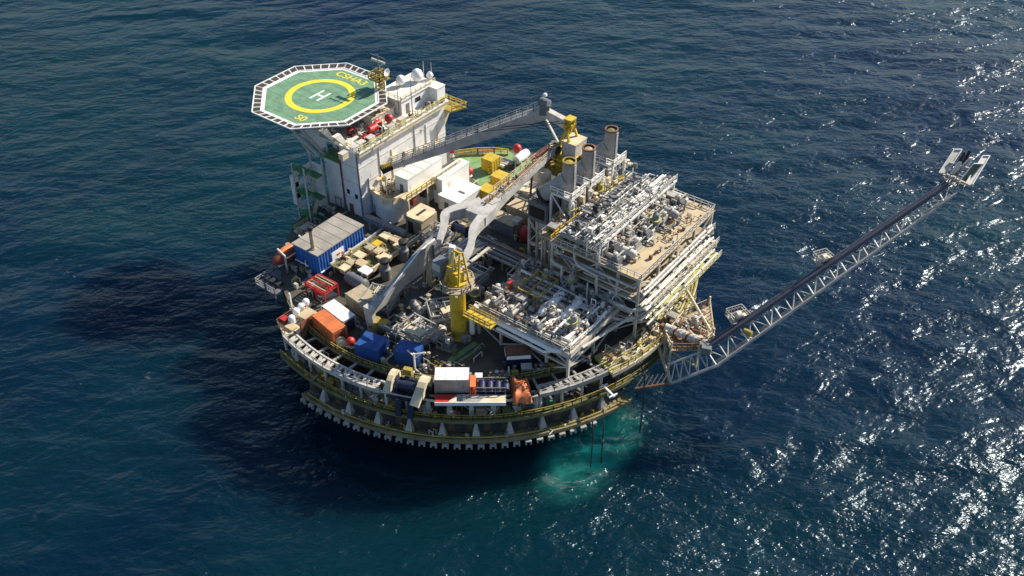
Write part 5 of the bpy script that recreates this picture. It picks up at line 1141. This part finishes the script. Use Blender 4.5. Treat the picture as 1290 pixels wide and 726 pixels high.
frame(pk2, [-2.4,2.4], [-2.2,2.2], 0, [2.2,3.6], 'galv', .25)
pipes(pk2, 16, 31, -2.6,2.6,-2.4,2.4,2.3,4.0, ['galv','pale','lead','cream'], (.1,.2))
P('cover', MB().prism([(-.4,-2.5),(2.6,-1.6),(2.4,-.2),(-.6,-1.0)],3.7,3.9),'cream',pk2); P('floor', MB().box(-2.5,2.5,-2.3,2.3,1.0,1.15),'lead',pk2)
pk3 = T('pipe_skid_frame', 'grey framed pipe skid beside the mustard twin drum', 'pipe skid', (4.4,-27.2,DK))
frame(pk3, [-1.8,1.8], [-1.8,1.8], 0, [2.6], 'lead', .25)
pipes(pk3, 12, 32, -1.9,1.9,-1.9,1.9,2.2,3.2, ['pale','galv','cream','lead'], (.1,.2)); P('floor', MB().box(-1.8,1.8,-1.8,1.8,.9,1.0),'dark',pk3)

for x,y,a,lab in ((6.2,-9.2,.0,'grey framed pipe skid under the boom fork'),(8.6,-19.6,.9,'grey framed pipe skid close behind the first one left of pedestal'),(-2.2,-23.6,.3,'grey framed pipe skid between olive container and curved arm'),(-6.2,-3.6,.0,'grey framed pipe skid beside the sandy house'),(14.2,-3.5,.1,'grey framed pipe skid in dark gap behind front module'),(-1.5,18.5,.0,'grey framed pipe skid below boom on the rear deck')):
    again(pk2, (x,y,DK), a, lab)
# ---------------------------------------------------------------- flare boom
ra, rb = at(890,441,15), at(903,461,13.8)           # roots of upper and lower chord
ta, tb_ = at(1196,232,36), at(1203,245,35.2)      # tips
fb = T('flare_boom', 'long lattice flare boom reaching out over the sea from the right side', 'flare boom', (ra.x,ra.y,ra.z))
o = Vector(ra); A0, A1, B0, B1 = ra-o, ta-o, rb-o, tb_-o
dv_ = (A1-A0).normalized(); sd_ = dv_.cross(Vector((0,0,1))).normalized()
w0, w1 = 1.7, 1.15
U0 = [A0-sd_*.4, A1-sd_*.3]; 
off0 = sd_*2.4; off1 = sd_*1.5
C0 = (B0+A0)/2 + Vector((0,.4,-1.9)); C1 = (B1+A1)/2+Vector((0,.3,-1.3))
P('upper_chord', MB().tube(A0, A1, .34, 8), 'purple', fb, True)
P('flare_pipe', MB().tube(A0+Vector((-.5,.55,.1)), A1+Vector((-.4,.45,.1)), .42, 8), 'purple', fb, True)
P('flare_pipe', MB().tube(A0+Vector((.1,.2,.62)), A1+Vector((.1,.15,.5)), .26, 8), 'purple', fb, True)
P('lower_chord', MB().tube(B0, B1, .27, 8), 'galv', fb, True)
P('rear_chord', MB().tube(C0, C1, .24, 8), 'galv', fb, True)
N = 22
for i in range(N):
    f, g = i/N, (i+1)/N
    a0, a1, b0, b1, c0, c1 = A0.lerp(A1,f), A0.lerp(A1,g), B0.lerp(B1,f), B0.lerp(B1,g), C0.lerp(C1,f), C0.lerp(C1,g)
    P('lacing', MB().tube(a0, b0, .14, 6), 'pale' if i % 3 else 'clean', fb)
    P('lacing', MB().tube(b0 if i % 2 else a0, a1 if i % 2 else b1, .1, 6), 'pale' if i % 2 else 'galv', fb)
    P('lacing', MB().tube(c0, b1, .13, 6), 'white' if i % 2 else 'galv', fb)
    if i % 2 == 0: P('lacing', MB().tube(b0.lerp(b1,.06), b0.lerp(b1,.9), .24, 6), 'pale', fb)
P('walk_pipe', MB().tube(B0+Vector((.2,0,.5)), B1+Vector((.2,0,.4)), .12, 6), 'pale', fb)
B9 = at(845,483,10.5)-o; P('lower_chord', MB().tube(B9, B0, .27, 8), 'galv', fb, True)
for i in range(5): P('lacing', MB().tube(B9.lerp(B0,i/5), (A0+(B9-B0)*.85).lerp(A0,i/5), .12, 6), 'galv', fb); P('lacing', MB().tube(B9.lerp(B0,i/5), (A0+(B9-B0)*.85).lerp(A0,(i+1)/5), .09, 6), 'pale', fb)
P('upper_chord', MB().tube(A0+(B9-B0)*.85, A0, .2, 8), 'galv', fb, True)
bs = at(800,490,9.5)-o
P('root_tube', MB().tube(bs, B9, .24, 8), 'rusty', fb)
P('root_tube', MB().tube(B9, Vector(polar(40.5,-3,12.8))-o, .3, 8), 'sand', fb); P('root_tube', MB().tube(A0, Vector(polar(40.8,6,13.6))-o, .4, 8), 'sand', fb)
P('root_pivot', MB().cbox(0,0,-.6,1.5,1.5,1.5,R(20)), 'lead', fb)
for i in range(6):
    f0 = i/7; p0 = bs.lerp(B9,f0); P('lacing', MB().tube(p0, bs.lerp(B9,f0+.12)+Vector((-.3,1.4,1.4)), .09, 6), 'sand', fb)
def basket(px, py, f, lab, s):
    c = A0.lerp(A1, f)+o
    t = T('boom_platform', lab, 'platform', (c.x,c.y,c.z), math.atan2(dv_.y,dv_.x), 'platforms on the flare boom')
    P('floor', MB().box(-1.6*s,1.4*s,.6,.6+2.6*s,-.1,.05), 'galv', t)
    P('cage', MB().rail([(-1.6*s,.7,.05),(-1.6*s,.6+2.6*s,.05),(1.4*s,.6+2.6*s,.05),(1.4*s,.7,.05)],1.3,.6,.08).rail([(-1.6*s,1.2*s+.6,.05),(1.4*s,1.2*s+.6,.05)],1.3,.6,.08), 'pale', t)
    P('cable_drum', MB().lathe((-.2,1.6*s,.8),[(.2,-.5),(.7,-.4),(.7,.4),(.2,.5)],12,'x'), 'pale', t, True); P('winch_box', MB().cbox(.7,1.1,.05,.7,.7,1.0), 'cream', t)
    for x in (-1.4,1.2): P('bracket', MB().bar((x*s,.3,-.6),(x*s,.6+2.4*s,-.1),.16), 'pale', t)
basket(935,388,.155,'railed platform on flare boom nearest the hull',1.0); basket(1040,317,.505,'railed platform at the middle of flare boom',.85)
q = A0.lerp(A1,.115)+o; t = T('yellow_winch','small yellow winch inside the flare boom lacing near the hull','winch',tuple((A0.lerp(A1,.15)+B0.lerp(B1,.15))/2+o)); P('drum',MB().lathe((0,0,0),[(.2,-.8),(.5,-.7),(.5,.7),(.2,.8)],10,'x'),'mustard',t,True); P('frame',MB().box(-1,1,-.5,.5,-.6,-.35),'cream',t)
# flare tip with heat shields
ft = T('flare_tip', 'flare tip with upright heat shield panels at the end of the boom', 'flare tip', tuple(ta))
def tp(x,y,z): return at(x,y,z)-ta
zc = ta.z
for k,(p0,p1,wd,m) in enumerate((((1187.5,219),(1206.5,190),1.3,'pale'),((1199,221),(1209,206),.5,'cream'),((1208,217),(1223,201),.6,'sand'),((1214,230),(1232,208),1.6,'olive'),((1220,234),(1242,198),1.2,'pale'))):
    a, b = tp(*p0,zc-.6), tp(*p1,zc+1.6); e = Vector((.80,.60,0))*wd*.5; u = Vector((0,0,.12))
    P('shield_panel', MB().add([a-e,a+e,b+e,b-e,a-e+u,a+e+u,b+e+u,b-e+u],[(0,3,2,1),(4,5,6,7),(0,1,5,4),(1,2,6,5),(2,3,7,6),(3,0,4,7)]), m, ft)
    P('panel_frame', MB().bar(a-e+u*2,b-e+u*2,.16).bar(a+e+u*2,b+e+u*2,.16).bar(b-e+u*2,b+e+u*2,.16), 'clean', ft)
P('tip_deck', MB().bar(tp(1190,214,zc-.6),tp(1222,232,zc-.6),1.8,.2), 'lead', ft)
for x,y in ((1203,214),(1210,212)): P('flare_burner', MB().path([tp(x,y,zc-.4),tp(x+8,y-14,zc+1.2),tp(x+11,y-20,zc+3.2)],.3,8), 'dark', ft, True)
P('cross_tie', MB().bar(tp(1196,205,zc+.6),tp(1232,216,zc+.6),.3), 'galv', ft); P('cross_tie', MB().bar(tp(1188,218,zc-.3),tp(1222,234,zc-.3),.35), 'galv', ft)

fittings(ft, 14, 99, lambda rd: (rd.uniform(-1.5,1.5), rd.uniform(-1.5,1.5), .2), ['lead','galv','sand'], .6)
# ---------------------------------------------------------------- support scaffold for the boom root
sc = T('boom_support_frame', 'sandy cream support frame carrying the flare boom root', 'support frame', (41,3,DK))
pv = [at(*p,13.6) for p in ((838,428),(862,398),(893,385),(898,425),(880,442),(845,442))]
P('floor', MB().prism([(v.x-41,v.y-3) for v in pv],.5,.65), 'sand', sc)
for v in pv: P('post', MB().bar((v.x-41,v.y-3,-3.2),(v.x-41,v.y-3,2.6),.28), 'cream', sc)
for i in range(6):
    a, b = pv[i], pv[(i+1) % 6]; P('rail', MB().rail([(a.x-41,a.y-3,.65),(b.x-41,b.y-3,.65)],1.5,.9,.14), ['cream','sand','tan','cream','rusty','cream'][i], sc)
    P('brace', MB().bar((a.x-41,a.y-3,-3),(b.x-41,b.y-3,.5),.24), 'sand', sc)
g0, g1 = at(838,412,15.2), at(896,436,14.6)
P('pipe_sleeve', MB().tube((g0.x-41,g0.y-3,g0.z-DK),(g1.x-41,g1.y-3,g1.z-DK),.7,12), 'pale', sc, True)
for i in range(9):
    f = .15+i*.09; v = g0.lerp(g1,f); P('sleeve_ring', MB().tube((v.x-41,v.y-3,v.z-DK),(v.x-41+.25,v.y-3-.1,v.z-DK),.85,12), 'rusty' if i % 3 == 1 else 'pale', sc)
for i in range(5):
    f = i/5; a, b = at(845+7*i,425-7*i,14.4), at(880+4*i,432-6*i,14.4); P('walk_bar', MB().bar((a.x-41,a.y-3,a.z-DK),(b.x-41,b.y-3,b.z-DK),.25,.2), ['rusty','cream','oxide','sand','cream'][i], sc)
st0, st1 = at(864,364,17), at(899,424,14.4)
P('stay', MB().tube((st0.x-41,st0.y-3,st0.z-DK),(st1.x-41,st1.y-3,st1.z-DK),.26,8), 'cream', sc); s2 = at(852,352,17.2); P('stay', MB().tube((st0.x-41,st0.y-3,st0.z-DK),(s2.x-41,s2.y-3,s2.z-DK),.26,8), 'cream', sc)
for i,(x,y,kind,m) in enumerate(((846,404,'cabinet','pale'),(852,412,'valve','mustard'),(862,418,'pump','pale'),(878,408,'comp','pale'),(886,398,'valve','lead'))):
    q = at(x,y,14); put(kind,q.x,q.y,13.65,R(30*i),['pale cabinet at the foot of flare boom support frame','mustard valve manifold on flare boom support frame','pale pump skid in the middle of flare boom support frame','pale compressor skid at outer side of flare boom support frame','dark valve manifold at far corner of flare boom support frame'][i],'gear on flare boom support frame',m)

fittings(sc, 40, 100, lambda rd: ((lambda v: (v.x-41, v.y-3, .66))(at(rd.uniform(846,890), rd.uniform(402,436), 13.6))), ['cream','sand','tan','rusty','pale'], .9)
